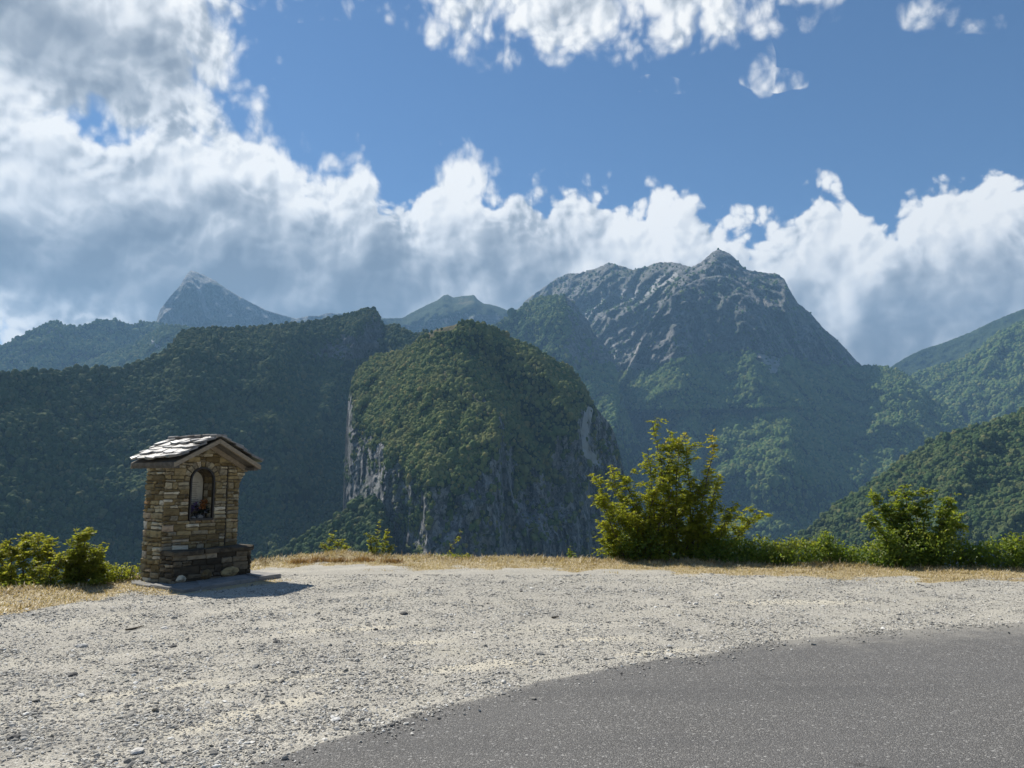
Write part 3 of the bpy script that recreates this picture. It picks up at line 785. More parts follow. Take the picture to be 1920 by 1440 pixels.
def gravel_mat():
    m, t, out = new_mat('gravel')
    pos = t.node('ShaderNodeNewGeometry').outputs['Position']
    big = t.noise(pos, 0.9, 5, 0.6); mid = t.noise(pos, 6.0, 4, 0.65)
    rot = t.node('ShaderNodeVectorRotate', rotation_type='Z_AXIS'); t.put(rot.inputs['Vector'], pos); rot.inputs['Angle'].default_value = -0.45
    track = t.noise(t.vm('MULTIPLY', rot.outputs[0], (0.28, 1.5, 1)), 1.0, 5, 0.62)
    v = t.node('ShaderNodeTexVoronoi'); t.put(v.inputs['Vector'], pos); v.inputs['Scale'].default_value = 75
    v2 = t.node('ShaderNodeTexVoronoi'); t.put(v2.inputs['Vector'], pos); v2.inputs['Scale'].default_value = 140
    sep = t.node('ShaderNodeSeparateColor'); t.put(sep.inputs[0], v.outputs['Color'])
    sep2 = t.node('ShaderNodeSeparateColor'); t.put(sep2.inputs[0], v2.outputs['Color'])
    chips = t.ramp(sep.outputs[0], [(0.0, (0.170, 0.160, 0.139)), (0.35, (0.310, 0.290, 0.246)), (0.7, (0.410, 0.383, 0.327)), (1.0, (0.640, 0.613, 0.543))])
    fine = t.ramp(sep2.outputs[1], [(0.0, (0.249, 0.233, 0.196)), (0.5, (0.380, 0.357, 0.297)), (1.0, (0.519, 0.492, 0.422))])
    c = t.mix(t.smooth(mid, 0.42, 0.6), fine, chips)
    sand = t.mix(mid, (0.419, 0.387, 0.302), (0.500, 0.462, 0.362))
    c = t.mix(t.smooth(big, 0.50, 0.70, 0.0, 0.35), c, sand)
    c = t.mix(t.smooth(track, 0.50, 0.64, 0.0, 0.55), c, (0.500, 0.467, 0.388))
    c = t.mix(t.smooth(track, 0.46, 0.3, 0.0, 0.4), c, (0.210, 0.199, 0.176))
    c = t.mix(t.mul(t.smooth(t.add(attr(t, 'dust'), t.mul(t.sub(t.noise(pos, 2.2, 6, 0.7), 0.5), 1.6)), 0.25, 0.9), 0.8), c, (0.559, 0.512, 0.403))
    straw = t.mix(t.noise(pos, 22, 4, 0.7), (0.252, 0.196, 0.109), (0.505, 0.421, 0.256))
    c = t.mix(t.smooth(t.add(attr(t, 'grass'), t.mul(t.sub(mid, 0.5), 0.8)), 0.3, 0.75), c, straw)
    h = t.add(t.mul(v.outputs['Distance'], -0.8), t.mul(v2.outputs['Distance'], -0.4))
    pbsdf(t, out, c, 0.92, 0.15, bump(t, t.add(h, t.mul(mid, 0.5)), 0.75, 0.014))
    return m


ground = mesh_obj('ground', np.stack([GX, GY, GZ], -1), np.stack([gid[:-1, :-1], gid[1:, :-1], gid[1:, 1:], gid[:-1, 1:]], -1).reshape(-1, 4), gravel_mat(),
                  attrs={'grass': GM, 'dust': dust}, smooth=True)
tag(ground, kind='structure')


def asphalt_mat():
    m, t, out = new_mat('asphalt')
    pos = t.node('ShaderNodeNewGeometry').outputs['Position']
    v = t.node('ShaderNodeTexVoronoi'); t.put(v.inputs['Vector'], pos); v.inputs['Scale'].default_value = 120
    v2 = t.node('ShaderNodeTexVoronoi'); t.put(v2.inputs['Vector'], pos); v2.inputs['Scale'].default_value = 34
    s1 = t.node('ShaderNodeSeparateColor'); t.put(s1.inputs[0], v.outputs['Color'])
    s2 = t.node('ShaderNodeSeparateColor'); t.put(s2.inputs[0], v2.outputs['Color'])
    c = t.ramp(s1.outputs[0], [(0.0, (0.080, 0.077, 0.071)), (0.5, (0.117, 0.113, 0.106)), (0.88, (0.164, 0.158, 0.147)), (1.0, (0.317, 0.306, 0.280))])
    spk = t.mul(t.smooth(s2.outputs[0], 0.90, 0.93), t.smooth(v2.outputs['Distance'], 0.42, 0.25))
    c = t.mix(t.mul(spk, 0.75), c, (0.416, 0.405, 0.377))
    big = t.noise(pos, 0.7, 5, 0.6); c = t.mix(t.smooth(big, 0.35, 0.7, 0.0, 0.3), c, (0.129, 0.126, 0.121))
    lane = t.noise(t.vm('MULTIPLY', pos, (0.25, 1.6, 1)), 0.8, 4, 0.6)
    c = t.mix(t.smooth(lane, 0.48, 0.7, 0.0, 0.35), c, (0.070, 0.069, 0.068))
    wp = t.vm('ADD', pos, t.vm('SCALE', t.noise(pos, 1.6, 4, 0.6, out=1), scale=0.9))
    ce = t.voro(wp, 0.33, feature='DISTANCE_TO_EDGE')
    crk = t.mul(t.smooth(ce, 0.006, 0.002), t.smooth(t.noise(pos, 0.5, 3), 0.5, 0.62))
    c = t.mix(t.mul(crk, 0.8), c, (0.030, 0.028, 0.026))
    d = t.smooth(t.add(attr(t, 'dust'), t.mul(t.sub(t.noise(pos, 3.5, 5, 0.65), 0.5), 1.0)), 0.25, 1.0)
    c = t.mix(t.mul(d, 0.75), c, (0.298, 0.281, 0.241))
    pbsdf(t, out, c, 0.85, 0.3, bump(t, t.mul(v.outputs['Distance'], -1.0), 0.8, 0.008))
    return m


rx = np.concatenate([np.arange(-8, -3, 0.25), np.arange(-3, 9.0, 0.03), np.linspace(9.1, 30, 25)])
rv = np.concatenate([[-0.03, 0.0, 0.02, 0.05, 0.1, 0.2, 0.35, 0.6, 1.0, 1.6, 2.5, 4, 6, 9, 14]])
RX, RV = np.meshgrid(rx, rv, indexing='ij')
RE = road_y(RX); RY = np.where(RV < 0, RE + 0.005, RE - RV)
RZ = np.where(RV < 0, -0.03, 0.012 - 0.004 * np.exp(-RV / 0.05)) + 0.006 * fbm(np.stack([RX, RY, 0 * RX], -1) / 1.5, 2)
rid = np.arange(RX.size).reshape(RX.shape)
rdust = np.exp(-np.maximum(RV, 0) / (0.25 + 0.55 * sstep(RX, 1.5, 4.5))) * (0.55 + 0.45 * sstep(RX, 1.0, 3.0))
road = mesh_obj('road', np.stack([RX, RY, RZ], -1), np.stack([rid[:-1, :-1], rid[:-1, 1:], rid[1:, 1:], rid[1:, :-1]], -1).reshape(-1, 4), asphalt_mat(), attrs={'dust': rdust}, smooth=True)
tag(road, kind='structure')


# loose stones over the lay-by
def stone_mat(name, stops, rough=0.85):
    m, t, out = new_mat(name)
    oi = t.node('ShaderNodeObjectInfo')
    c = t.ramp(oi.outputs['Random'], stops)
    n = t.noise(t.node('ShaderNodeTexCoord').outputs['Object'], 3.0, 4, 0.6)
    c = t.mix(t.smooth(n, 0.3, 0.75, 0.0, 0.5), c, tuple(x * 0.6 for x in stops[1][1]))
    pbsdf(t, out, c, rough, 0.25)
    return m


def chip_nodes(mat):
    g = bpy.data.node_groups.new("chips", 'GeometryNodeTree')
    g.interface.new_socket("Geometry", in_out='INPUT', socket_type='NodeSocketGeometry')
    g.interface.new_socket("Geometry", in_out='OUTPUT', socket_type='NodeSocketGeometry')
    n, l = g.nodes, g.links
    gi = n.new('NodeGroupInput'); go = n.new('NodeGroupOutput'); join = n.new('GeometryNodeJoinGeometry')
    for k in range(6):
        ico = n.new('GeometryNodeMeshIcoSphere'); ico.inputs['Radius'].default_value = 1.0; ico.inputs['Subdivisions'].default_value = 1
        sp = n.new('GeometryNodeSetPosition'); l.new(ico.outputs[0], sp.inputs['Geometry'])
        pos = n.new('GeometryNodeInputPosition'); off = n.new('ShaderNodeVectorMath'); off.operation = 'ADD'; off.inputs[1].default_value = (k * 7.3, k * 3.1, k * 5.7)
        l.new(pos.outputs[0], off.inputs[0])
        nz = n.new('ShaderNodeTexNoise'); nz.inputs['Scale'].default_value = 1.3; nz.inputs['Detail'].default_value = 1
        l.new(off.outputs[0], nz.inputs['Vector'])
        sb = n.new('ShaderNodeVectorMath'); sb.operation = 'SUBTRACT'; l.new(nz.outputs[1], sb.inputs[0]); sb.inputs[1].default_value = (.5, .5, .5)
        sc = n.new('ShaderNodeVectorMath'); sc.operation = 'SCALE'; l.new(sb.outputs[0], sc.inputs[0]); sc.inputs['Scale'].default_value = 1.7
        l.new(sc.outputs[0], sp.inputs['Offset'])
        sm = n.new('GeometryNodeSetMaterial'); sm.inputs['Material'].default_value = mat; l.new(sp.outputs[0], sm.inputs[0])
        gti = n.new('GeometryNodeGeometryToInstance'); l.new(sm.outputs[0], gti.inputs[0]); l.new(gti.outputs[0], join.inputs[0])
    iop = n.new('GeometryNodeInstanceOnPoints'); l.new(gi.outputs[0], iop.inputs['Points']); l.new(join.outputs[0], iop.inputs['Instance'])
    iop.inputs['Pick Instance'].default_value = True
    for nm, sock in (('size', 'Scale'), ('turn', 'Rotation')):
        a = n.new('GeometryNodeInputNamedAttribute'); a.data_type = 'FLOAT_VECTOR'; a.inputs['Name'].default_value = nm
        if nm == 'turn':
            e = n.new('FunctionNodeEulerToRotation'); l.new(a.outputs[0], e.inputs[0]); l.new(e.outputs[0], iop.inputs[sock])
        else:
            l.new(a.outputs[0], iop.inputs[sock])
    l.new(iop.outputs[0], go.inputs[0])
    return g


CHIP = stone_mat('loose_chips', [(0.0, (0.141, 0.135, 0.126)), (0.3, (0.300, 0.286, 0.250)), (0.7, (0.440, 0.421, 0.371)), (0.9, (0.600, 0.577, 0.513)), (1.0, (0.799, 0.784, 0.733))])
n = 300000
sy = 3.6 + (13.6 - 3.6) * rng.rand(n) ** 1.35; sx = (rng.rand(n) * 2 - 1) * (sy * 0.72 + 0.4)
keep = (sy < edge_y(sx) - 0.6) & (sy > road_y(sx) - 0.5 * rng.rand(n) ** 3) & (rng.rand(n) > 0.8 * grass_mask(sx, sy))
cl = fbm(np.stack([sx, sy, 0 * sx], -1) / 0.7, 4, 0.6); keep &= rng.rand(n) < sstep(cl, -0.6, 0.35) * 0.75 + 0.25
sx, sy, cl = sx[keep], sy[keep], cl[keep]; n = len(sx)
sz = 0.0048 * np.exp(rng.normal(0, 0.5, n)) * (1 + 0.5 * np.clip(cl, 0, 1)); sz = np.minimum(sz, 0.03)
me = bpy.data.meshes.new('loose_stones'); me.vertices.add(n)
me.vertices.foreach_set('co', np.stack([sx, sy, np.where(sy < road_y(sx), 0.014, ground_z(sx, sy)) + sz * 0.15], -1).astype(np.float32).ravel()); me.update()
vec_attr(me, 'size', np.stack([sz * rng.uniform(.8, 1.7, n), sz, sz * rng.uniform(.35, .7, n)], -1))
vec_attr(me, 'turn', np.stack([rng.normal(0, .25, n), rng.normal(0, .25, n), rng.uniform(0, 6.28, n)], -1))
me.materials.append(CHIP)
o = bpy.data.objects.new('loose_stones', me); C.objects.link(o); o.modifiers.new('chips', 'NODES').node_group = chip_nodes(CHIP)
tag(o, 'grey crushed stone chips strewn over the lay-by', 'gravel', kind='stuff')
print('chips', n)


# ------------------------------------------------------------------ leaf and grass materials
def leaf_mat(name, stops, trans=0.5):
    m, t, out = new_mat(name)
    c = t.ramp(attr(t, 'hue'), stops)
    d = t.node('ShaderNodeBsdfPrincipled'); t.put(d.inputs['Base Color'], c); d.inputs['Roughness'].default_value = 0.5; d.inputs['Specular IOR Level'].default_value = 0.3
    tr = t.node('ShaderNodeBsdfTranslucent'); t.put(tr.inputs[0], t.vm('MULTIPLY', c, (1.5, 1.45, 0.8)))
    mx = t.node('ShaderNodeMixShader'); mx.inputs[0].default_value = trans
    t.put(mx.inputs[1], d.outputs[0]); t.put(mx.inputs[2], tr.outputs[0]); t.put(out.inputs[0], mx.outputs[0])
    return m


LEAF_ROBINIA = leaf_mat('pale_leaflets', [(0.0, (0.14, 0.18, 0.022)), (0.5, (0.25, 0.275, 0.032)), (0.85, (0.35, 0.32, 0.045)), (1.0, (0.52, 0.36, 0.08))], 0.64)
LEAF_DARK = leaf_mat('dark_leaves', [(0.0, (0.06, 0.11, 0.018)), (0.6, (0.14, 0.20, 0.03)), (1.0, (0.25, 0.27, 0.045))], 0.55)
LEAF_LEFT = leaf_mat('olive_leaves', [(0.0, (0.11, 0.145, 0.022)), (0.6, (0.20, 0.23, 0.034)), (1.0, (0.31, 0.29, 0.055))], 0.58)
STRAW = leaf_mat('dry_straw', [(0.0, (0.209, 0.144, 0.074)), (0.5, (0.383, 0.300, 0.165)), (1.0, (0.557, 0.479, 0.313))], 0.25)
RUST = leaf_mat('rusty_grass', [(0.0, (0.139, 0.074, 0.030)), (0.6, (0.261, 0.157, 0.065)), (1.0, (0.365, 0.261, 0.113))], 0.3)
bark, bt, bo = new_mat('bark')
pbsdf(bt, bo, bt.mix(bt.noise(bt.node('ShaderNodeNewGeometry').outputs['Position'], 30, 4, 0.6), (0.05, 0.04, 0.03), (0.12, 0.10, 0.075)), 0.9, 0.2)


def leaf_mesh(pos, axis, normal, length, width, hue):
    """one folded rhombic leaf (2 triangles) per row"""
    axis = axis / (np.linalg.norm(axis, axis=1, keepdims=True) + 1e-9)
    side = np.cross(axis, normal); side /= np.linalg.norm(side, axis=1, keepdims=True) + 1e-9
    nor = np.cross(side, axis)
    L = length[:, None]; Wd = width[:, None]
    a = pos; b = pos + axis * L * 0.45 + side * Wd * 0.5 + nor * Wd * 0.14; c = pos + axis * L - nor * L * 0.10; d = pos + axis * L * 0.45 - side * Wd * 0.5 + nor * Wd * 0.14
    V = np.stack([a, b, c, d], 1).reshape(-1, 3); k = np.arange(len(pos))[:, None] * 4
    F = np.concatenate([k + np.array([[0, 1, 2]]), k + np.array([[0, 2, 3]])], 1).reshape(-1, 3)
    return V, F, np.repeat(hue, 4)


def tube(pts, radii, sides=5):
    pts = np.asarray(pts, float); V = []; F = []
    for i, p in enumerate(pts):
        d = pts[min(i + 1, len(pts) - 1)] - pts[max(i - 1, 0)]; d /= np.linalg.norm(d) + 1e-9
        u = np.cross(d, (0.3, 0.9, 0.1)); u /= np.linalg.norm(u) + 1e-9; w = np.cross(d, u)
        for k in range(sides):
            a = 2 * pi * k / sides; V.append(p + radii[i] * (cos(a) * u + sin(a) * w))
    for i in range(len(pts) - 1):
        for k in range(sides):
            a = i * sides + k; b = i * sides + (k + 1) % sides
            F.append((a, b, b + sides, a + sides))
    F.append(tuple(range(sides))[::-1]); F.append(tuple(range((len(pts) - 1) * sides, len(pts) * sides)))
    return V, F


def join_parts(parts):
    V = []; F = []
    for v, f in parts:
        o = len(V); V += [tuple(x) for x in v]; F += [tuple(i + o for i in q) for q in f]
    return V, F


def empty(name, loc, rz=0.0):
    e = bpy.data.objects.new(name, None); C.objects.link(e); e.location = loc; e.rotation_euler = (0, 0, rz); e.empty_display_size = 0.1
    return e


def px_at(px, py, y):
    """world point on the ray of a pixel at forward distance y"""
    a, t = ray_az_t(px, py); r = y / cos(a)
    return np.array([r * sin(a), y, CAM_H + r * t])


def smooth_poly(pts, n):
    pts = np.asarray(pts, float); d = np.r_[0, np.cumsum(np.linalg.norm(np.diff(pts, axis=0), axis=1))]
    s = np.linspace(0, d[-1], n)
    q = np.stack([np.interp(s, d, pts[:, k]) for k in range(3)], 1)
    for _ in range(2):
        q[1:-1] = 0.25 * q[:-2] + 0.5 * q[1:-1] + 0.25 * q[2:]
    return q


def put_leaves(name, parts, mat, parent):
    V = np.concatenate([p[0] for p in parts]); H = np.concatenate([p[2] for p in parts]); F = []; o = 0
    for p in parts:
        F.append(p[1] + o); o += len(p[0])
    base = np.array(parent.location)
    ob = mesh_obj(name, V - base, np.concatenate(F), mat, parent, attrs={'hue': H})
    return ob


def shoot_leaves(path, rs, every, rach, leaflets, ll, hue0, hue1, droop=0.6, start=0.25):
    """compound leaves along a shoot"""
    L = np.linalg.norm(np.diff(path, axis=0), axis=1).sum(); n = max(2, int(L * (1 - start) / every))
    s = start + (1 - start) * np.sort(rs.rand(n)); s[-1] = 1.0
    k = s * (len(path) - 1); i = np.minimum(k.astype(int), len(path) - 2); f = (k - i)[:, None]
    p = path[i] * (1 - f) + path[i + 1] * f; d = path[i + 1] - path[i]; d /= np.linalg.norm(d, axis=1, keepdims=True)
    az = rs.uniform(0, 2 * pi, n); out = np.stack([np.cos(az), np.sin(az), rs.uniform(-0.6, 0.8, n)], 1) + 0.45 * d
    out /= np.linalg.norm(out, axis=1, keepdims=True)
    R = rach * rs.uniform(0.65, 1.25, n)
    parts_p, parts_a, parts_n, hue = [], [], [], []
    for j in range(leaflets):
        u = (0.25 + 0.75 * (j // 2) / max(1, (leaflets - 1) // 2)); sgn = 1 if j % 2 else -1
        q = p + out * (R * u)[:, None]; q[:, 2] -= droop * R * u * u * 0.6
        sd = np.cross(out, (0, 0, 1.0)); sd /= np.linalg.norm(sd, axis=1, keepdims=True) + 1e-9
        a = sd * sgn + out * 0.45 + rs.normal(0, 0.25, (n, 3)); a[:, 2] -= 0.25
        if j == leaflets - 1: a = out + rs.normal(0, .1, (n, 3))
        parts_p.append(q); parts_a.append(a); parts_n.append(np.array([0, -0.35, 0.6]) + rs.normal(0, 0.8, (n, 3)))
        hue.append(np.clip(hue0 + (hue1 - hue0) * s + rs.normal(0, 0.13, n), 0, 1))
    N = n * leaflets
    return leaf_mesh(np.concatenate(parts_p), np.concatenate(parts_a), np.concatenate(parts_n), ll * rs.uniform(.7, 1.25, N), ll * 0.5 * rs.uniform(.8, 1.2, N), np.concatenate(hue))


def blob_leaves(c, rad, n, rs, ll, hue0, spread=0.3, wid=0.62, shell=0.45):
    d = rs.normal(size=(n, 3)); d /= np.linalg.norm(d, axis=1, keepdims=True)
    r = 1 - shell * rs.rand(n) ** 1.5 + 0.12 * rs.normal(size=n)
    lump = 1 + spread * fbm(d * 1.7 + c[0], 3, 0.6)
    p = c + d * np.array(rad) * (r * lump)[:, None]
    nor = d + np.array([0, 0, 0.7]) + rs.normal(0, 0.5, (n, 3)); ax = rs.normal(size=(n, 3)) + d * 0.6 + np.array([0, 0, -0.35])
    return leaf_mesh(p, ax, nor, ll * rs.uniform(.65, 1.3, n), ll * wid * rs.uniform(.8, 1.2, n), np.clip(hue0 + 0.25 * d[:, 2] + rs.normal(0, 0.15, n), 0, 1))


# ------------------------------------------------------------------ trees and shrubs on the rim
def shoot_tree(name, label, group, base_px, y0, stems, leaf, seed, every=0.030, rach=0.13, ll=0.05, hue=(0.25, 0.75), r0=0.022, twigs=9, depth=0.55, leaflets=9, twig_len=(0.22, 0.6), yellow=()):
    rs = np.random.RandomState(seed)
    bx, by = px_at(base_px[0], base_px[1], y0)[:2]
    root = empty(name, (bx, by, float(ground_z(np.array([bx]), np.array([by]))[0]) - 0.05))
    base = np.array(root.location); Lp = []; stem_parts = []; twig_parts = []
    for si, st in enumerate(stems):
        dy = rs.uniform(-depth, depth)
        pts = []
        for k, p in enumerate(st):
            w = px_at(p[0], p[1], y0 + dy * k / max(1, len(st) - 1) + 0.25 * rs.normal() * (k > 0) * 0.4)
            if k == 0: w[2] = base[2]
            pts.append(w)
        path = smooth_poly(pts, 16)
        path[1:] += 0.012 * rs.normal(size=(15, 3))
        stem_parts.append((path - base, np.linspace(r0, 0.005, 16)))
        h1 = hue[1] + (0.25 if si in yellow else 0.0)
        Lp.append(shoot_leaves(path, rs, every, rach, leaflets, ll, hue[0], h1, start=0.3))
        for k in range(twigs):
            u = rs.uniform(0.18, 0.97); i = int(u * 15); p = path[i]
            d = path[min(i + 1, 15)] - path[max(i - 1, 0)]; d /= np.linalg.norm(d)
            az = rs.uniform(0, 2 * pi); v = np.array([cos(az), sin(az) * 0.9, rs.uniform(-0.1, 1.3)]) * rs.uniform(.7, 1.2) + 0.5 * d
            v /= np.linalg.norm(v); Lt = rs.uniform(*twig_len) * (1.15 - 0.55 * u)
            tw = np.array([p + v * Lt * s + np.array([0, 0, -0.10 * Lt * s * s]) + 0.02 * rs.normal(size=3) * (s > 0) for s in np.linspace(0, 1, 6)])
            twig_parts.append(tube(tw - base, np.linspace(0.006, 0.002, 6), 4))
            Lp.append(shoot_leaves(tw, rs, every * 1.0, rach * 0.9, leaflets, ll * 0.95, hue[0] + 0.1 * u, hue[0] + (h1 - hue[0]) * u + 0.1, start=0.1))
    for pth, rad in stem_parts:
        v, f = tube(pth, rad, 6); mesh_obj('stem', v, f, bark, root)
    v, f = join_parts(twig_parts); tag(mesh_obj('twigs', v, f, bark, root), kind='stuff')
    put_leaves('crown', Lp, leaf, root)
    tag(root, label, 'tree' if 'tree' in name else 'shrub', group)
    return root


def shrub(name, label, group, blobs, y0, leaf, seed, ll=0.06, dens=1.3, hue=0.5, cat='shrub', canes=5, wid=0.62):
    rs = np.random.RandomState(seed)
    b0 = blobs[0]; c0 = px_at(b0[0], b0[1], y0)
    gz = float(ground_z(np.array([c0[0]]), np.array([c0[1]]))[0])
    root = empty(name, (c0[0], c0[1], gz - 0.02)); base = np.array(root.location)
    Lp = []; tw = []
    m = y0 / FPX
    for px, py, rx_, ry_ in blobs:
        c = px_at(px, py, y0 + rs.uniform(-0.15, 0.15)); rad = (rx_ * m, max(0.25, 0.8 * rx_ * m) * 0.8, ry_ * m)
        n = int(dens * 5200 * (rx_ * m * ry_ * m) / (ll / 0.06) ** 2 + 60)
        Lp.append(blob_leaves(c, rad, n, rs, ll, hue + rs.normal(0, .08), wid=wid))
        for k in range(canes):
            e = c + rs.normal(0, 0.5, 3) * np.array(rad); e[2] = c[2] + rad[2] * rs.uniform(0.2, 1.15)
            s = np.array([c[0] + rs.normal(0, .2) * rad[0], c[1] + rs.normal(0, .2) * rad[1], base[2]])
            mid = (s + e) / 2 + rs.normal(0, 0.06, 3)
            q = smooth_poly([s, mid, e], 7); tw.append(tube(q - base, np.linspace(0.009, 0.003, 7), 4))
            Lp.append(shoot_leaves(q, rs, 0.07, 0.07, 3, ll, hue, hue + 0.25, start=0.5))
    v, f = join_parts(tw); tag(mesh_obj('stems', v, f, bark, root), kind='stuff')
    put_leaves('foliage', Lp, leaf, root)
    tag(root, label, cat, group)
    return root


yT = float(edge_y(np.array([ground_pt(1260, 1055)[0]]))[0]) + 0.55
shoot_tree('acacia_tree', 'tall yellow green many stemmed young tree with orange tipped top right of the cliffs', None, (1250, 1062), yT,
           [[(1196, 1056), (1140, 970), (1122, 898)], [(1208, 1056), (1168, 955), (1148, 884)], [(1215, 1056), (1185, 930), (1160, 884)], [(1235, 1056), (1222, 905), (1214, 845)],
            [(1245, 1056), (1245, 900), (1236, 840), (1222, 790)], [(1255, 1056), (1253, 870), (1256, 812)], [(1268, 1056), (1268, 900), (1272, 845), (1288, 812)], [(1285, 1056), (1296, 930), (1288, 860), (1284, 826)],
            [(1300, 1056), (1318, 930), (1330, 870), (1342, 824)], [(1310, 1056), (1335, 960), (1346, 890)], [(1322, 1056), (1356, 985), (1378, 945)], [(1335, 1056), (1385, 1000), (1428, 960)],
            [(1240, 1056), (1208, 1000), (1178, 968)], [(1186, 1056), (1150, 1012), (1132, 978)], [(1285, 1056), (1305, 990), (1330, 950)], [(1255, 1056), (1262, 980), (1300, 925)], [(1225, 1056), (1215, 960), (1240, 900)], [(1184, 1056), (1158, 1035), (1140, 1020)],
            [(1205, 1056), (1190, 1000), (1195, 935)], [(1275, 1056), (1290, 1010), (1310, 1000)], [(1240, 1056), (1235, 980), (1262, 915)], [(1300, 1056), (1330, 1010), (1362, 990)], [(1215, 1056), (1175, 985), (1150, 945)], [(1290, 1056), (1300, 960), (1318, 900)]],
           LEAF_ROBINIA, 11, yellow=(6, 8), ll=0.055, twigs=17, twig_len=(0.25, 0.72), rach=0.12, every=0.026, hue=(0.12, 0.52))
shrub('bramble', 'dark green bramble mound in front of the foot of the tall yellow green tree', 'brambles along the rim', [(1200, 1018, 48, 34), (1185, 1040, 40, 22), (1260, 1036, 50, 24)], yT - 0.15, LEAF_DARK, 12, dens=1.0)
yS = float(edge_y(np.array([ground_pt(1710, 1065)[0]]))[0]) + 0.45
shoot_tree('wild_tree', 'small dark green broadleaf tree rising from a bramble mound near the right edge', None, (1715, 1066), yS,
           [[(1715, 1062), (1705, 980), (1694, 908)], [(1720, 1062), (1735, 960), (1742, 918)], [(1730, 1062), (1765, 980), (1784, 926)], [(1735, 1062), (1775, 1000), (1798, 962)], [(1705, 1062), (1670, 970), (1636, 932)],
            [(1700, 1062), (1655, 1000), (1624, 968)], [(1712, 1062), (1690, 970), (1678, 925)], [(1722, 1062), (1722, 990), (1715, 945)]],
           LEAF_DARK, 13, every=0.026, rach=0.11, ll=0.08, hue=(0.35, 0.8), leaflets=7, twigs=14, depth=0.35, twig_len=(0.16, 0.42))
shrub('bramble', 'broad rounded bramble mound under the small dark green tree', 'brambles along the rim', [(1710, 1025, 75, 36), (1655, 1040, 50, 22), (1770, 1032, 48, 32), (1690, 1050, 70, 14)], yS - 0.1, LEAF_DARK, 14, dens=1.5)
yH = lambda px: float(edge_y(np.array([ground_pt(px, 1060)[0]]))[0]) + 0.35
shrub('bramble', 'low bramble hedge beside the right foot of the tall yellow green tree', 'brambles along the rim', [(1372, 1034, 58, 26), (1330, 1042, 40, 18), (1420, 1032, 44, 24), (1400, 1050, 60, 12)], yH(1372), LEAF_DARK, 15, dens=1.5)
shrub('bramble', 'low bramble hedge with a pale sprig midway between the two rim trees', 'brambles along the rim', [(1490, 1034, 58, 24), (1545, 1036, 46, 24), (1548, 1014, 11, 18), (1580, 1044, 40, 18), (1455, 1042, 40, 18)], yH(1500), LEAF_DARK, 16, dens=1.5)
shrub('bramble', 'bramble thicket cut by the right edge of the picture', 'brambles along the rim', [(1870, 1040, 54, 26), (1915, 1036, 44, 32), (1825, 1046, 36, 20), (1960, 1040, 40, 28)], yH(1870), LEAF_DARK, 17, dens=1.5)
yL = float(edge_y(np.array([ground_pt(60, 1108)[0]]))[0]) + 0.5
shoot_tree('hazel_shrub', 'large olive green bush cut by the left edge of the picture', 'bushes left of the shrine', (50, 1115), yL,
           [[(20, 1112), (5, 1060), (-10, 1025)], [(30, 1112), (20, 1050), (18, 1012)], [(50, 1112), (45, 1050), (50, 1004)], [(60, 1112), (70, 1050), (72, 1006)], [(70, 1112), (90, 1060), (100, 1014)], [(80, 1112), (95, 1080), (112, 1050)], [(40, 1112), (20, 1085), (0, 1070)], [(55, 1112), (60, 1085), (70, 1070)]],
           LEAF_LEFT, 18, every=0.020, rach=0.09, ll=0.058, leaflets=7, hue=(0.35, 0.75), twigs=16, depth=0.35, twig_len=(0.14, 0.38))
shoot_tree('hazel_shrub', 'narrow olive green bush between the large left bush and the shrine', 'bushes left of the shrine', (150, 1108), yL,
           [[(145, 1104), (140, 1050), (150, 1002)], [(150, 1104), (155, 1050), (158, 1000)], [(155, 1104), (172, 1060), (176, 1030)], [(140, 1104), (125, 1070), (118, 1040)], [(160, 1104), (180, 1085), (192, 1065)], [(150, 1104), (140, 1085), (150, 1065)]],
           LEAF_LEFT, 19, every=0.020, rach=0.08, ll=0.055, leaflets=7, hue=(0.3, 0.7), twigs=14, depth=0.3, twig_len=(0.12, 0.34))
shrub('bramble', 'low leafy weeds at the left foot of the stone shrine', None, [(222, 1080, 24, 20), (196, 1080, 24, 24), (248, 1078, 16, 16)], yL + 0.4, LEAF_LEFT, 20, ll=0.045, dens=1.1)
shrub('bramble', 'low weeds under the bushes at the left edge', None, [(40, 1100, 60, 14), (110, 1098, 45, 12)], yL - 0.2, LEAF_DARK, 26, ll=0.045, dens=0.9)
for px, lab, top, sd_ in ((622, 'slender leafy sapling nearer the shrine of the pair right of it', 995, 21), (708, 'taller bushy sapling in the dry grass right of the shrine', 978, 22)):
    yy = yH(px); w = 20
    shoot_tree('sapling_shrub', lab, 'saplings right of the shrine', (px, 1052), yy,
               [[(px, 1050), (px - 4, 1020), (px + 2, top)], [(px + 6, 1050), (px + 12, 1025), (px + w, top + 14)], [(px - 4, 1050), (px - 12, 1030), (px - w + 4, top + 22)], [(px + 8, 1050), (px + 20, 1038), (px + w + 8, 1022)]],
               LEAF_LEFT, sd_, every=0.035, rach=0.06, ll=0.05, leaflets=5, hue=(0.35, 0.8), twigs=7, depth=0.15, r0=0.01, twig_len=(0.06, 0.16))
shoot_tree('sprig_shrub', 'single pale sprig standing over low weeds before the cliff foot', None, (845, 1052), yH(845),
           [[(842, 1052), (846, 1025), (866, 998)], [(850, 1052), (860, 1045), (880, 1040)], [(838, 1052), (825, 1046), (815, 1042)]], LEAF_LEFT, 23, every=0.04, rach=0.05, ll=0.045, leaflets=5, hue=(0.5, 0.9), twigs=2, depth=0.1, r0=0.007, twig_len=(0.05, 0.1))
shrub('bramble', 'low green weeds around the single pale sprig', None, [(848, 1046, 42, 6)], yH(848), LEAF_LEFT, 24, ll=0.05, dens=1.5)
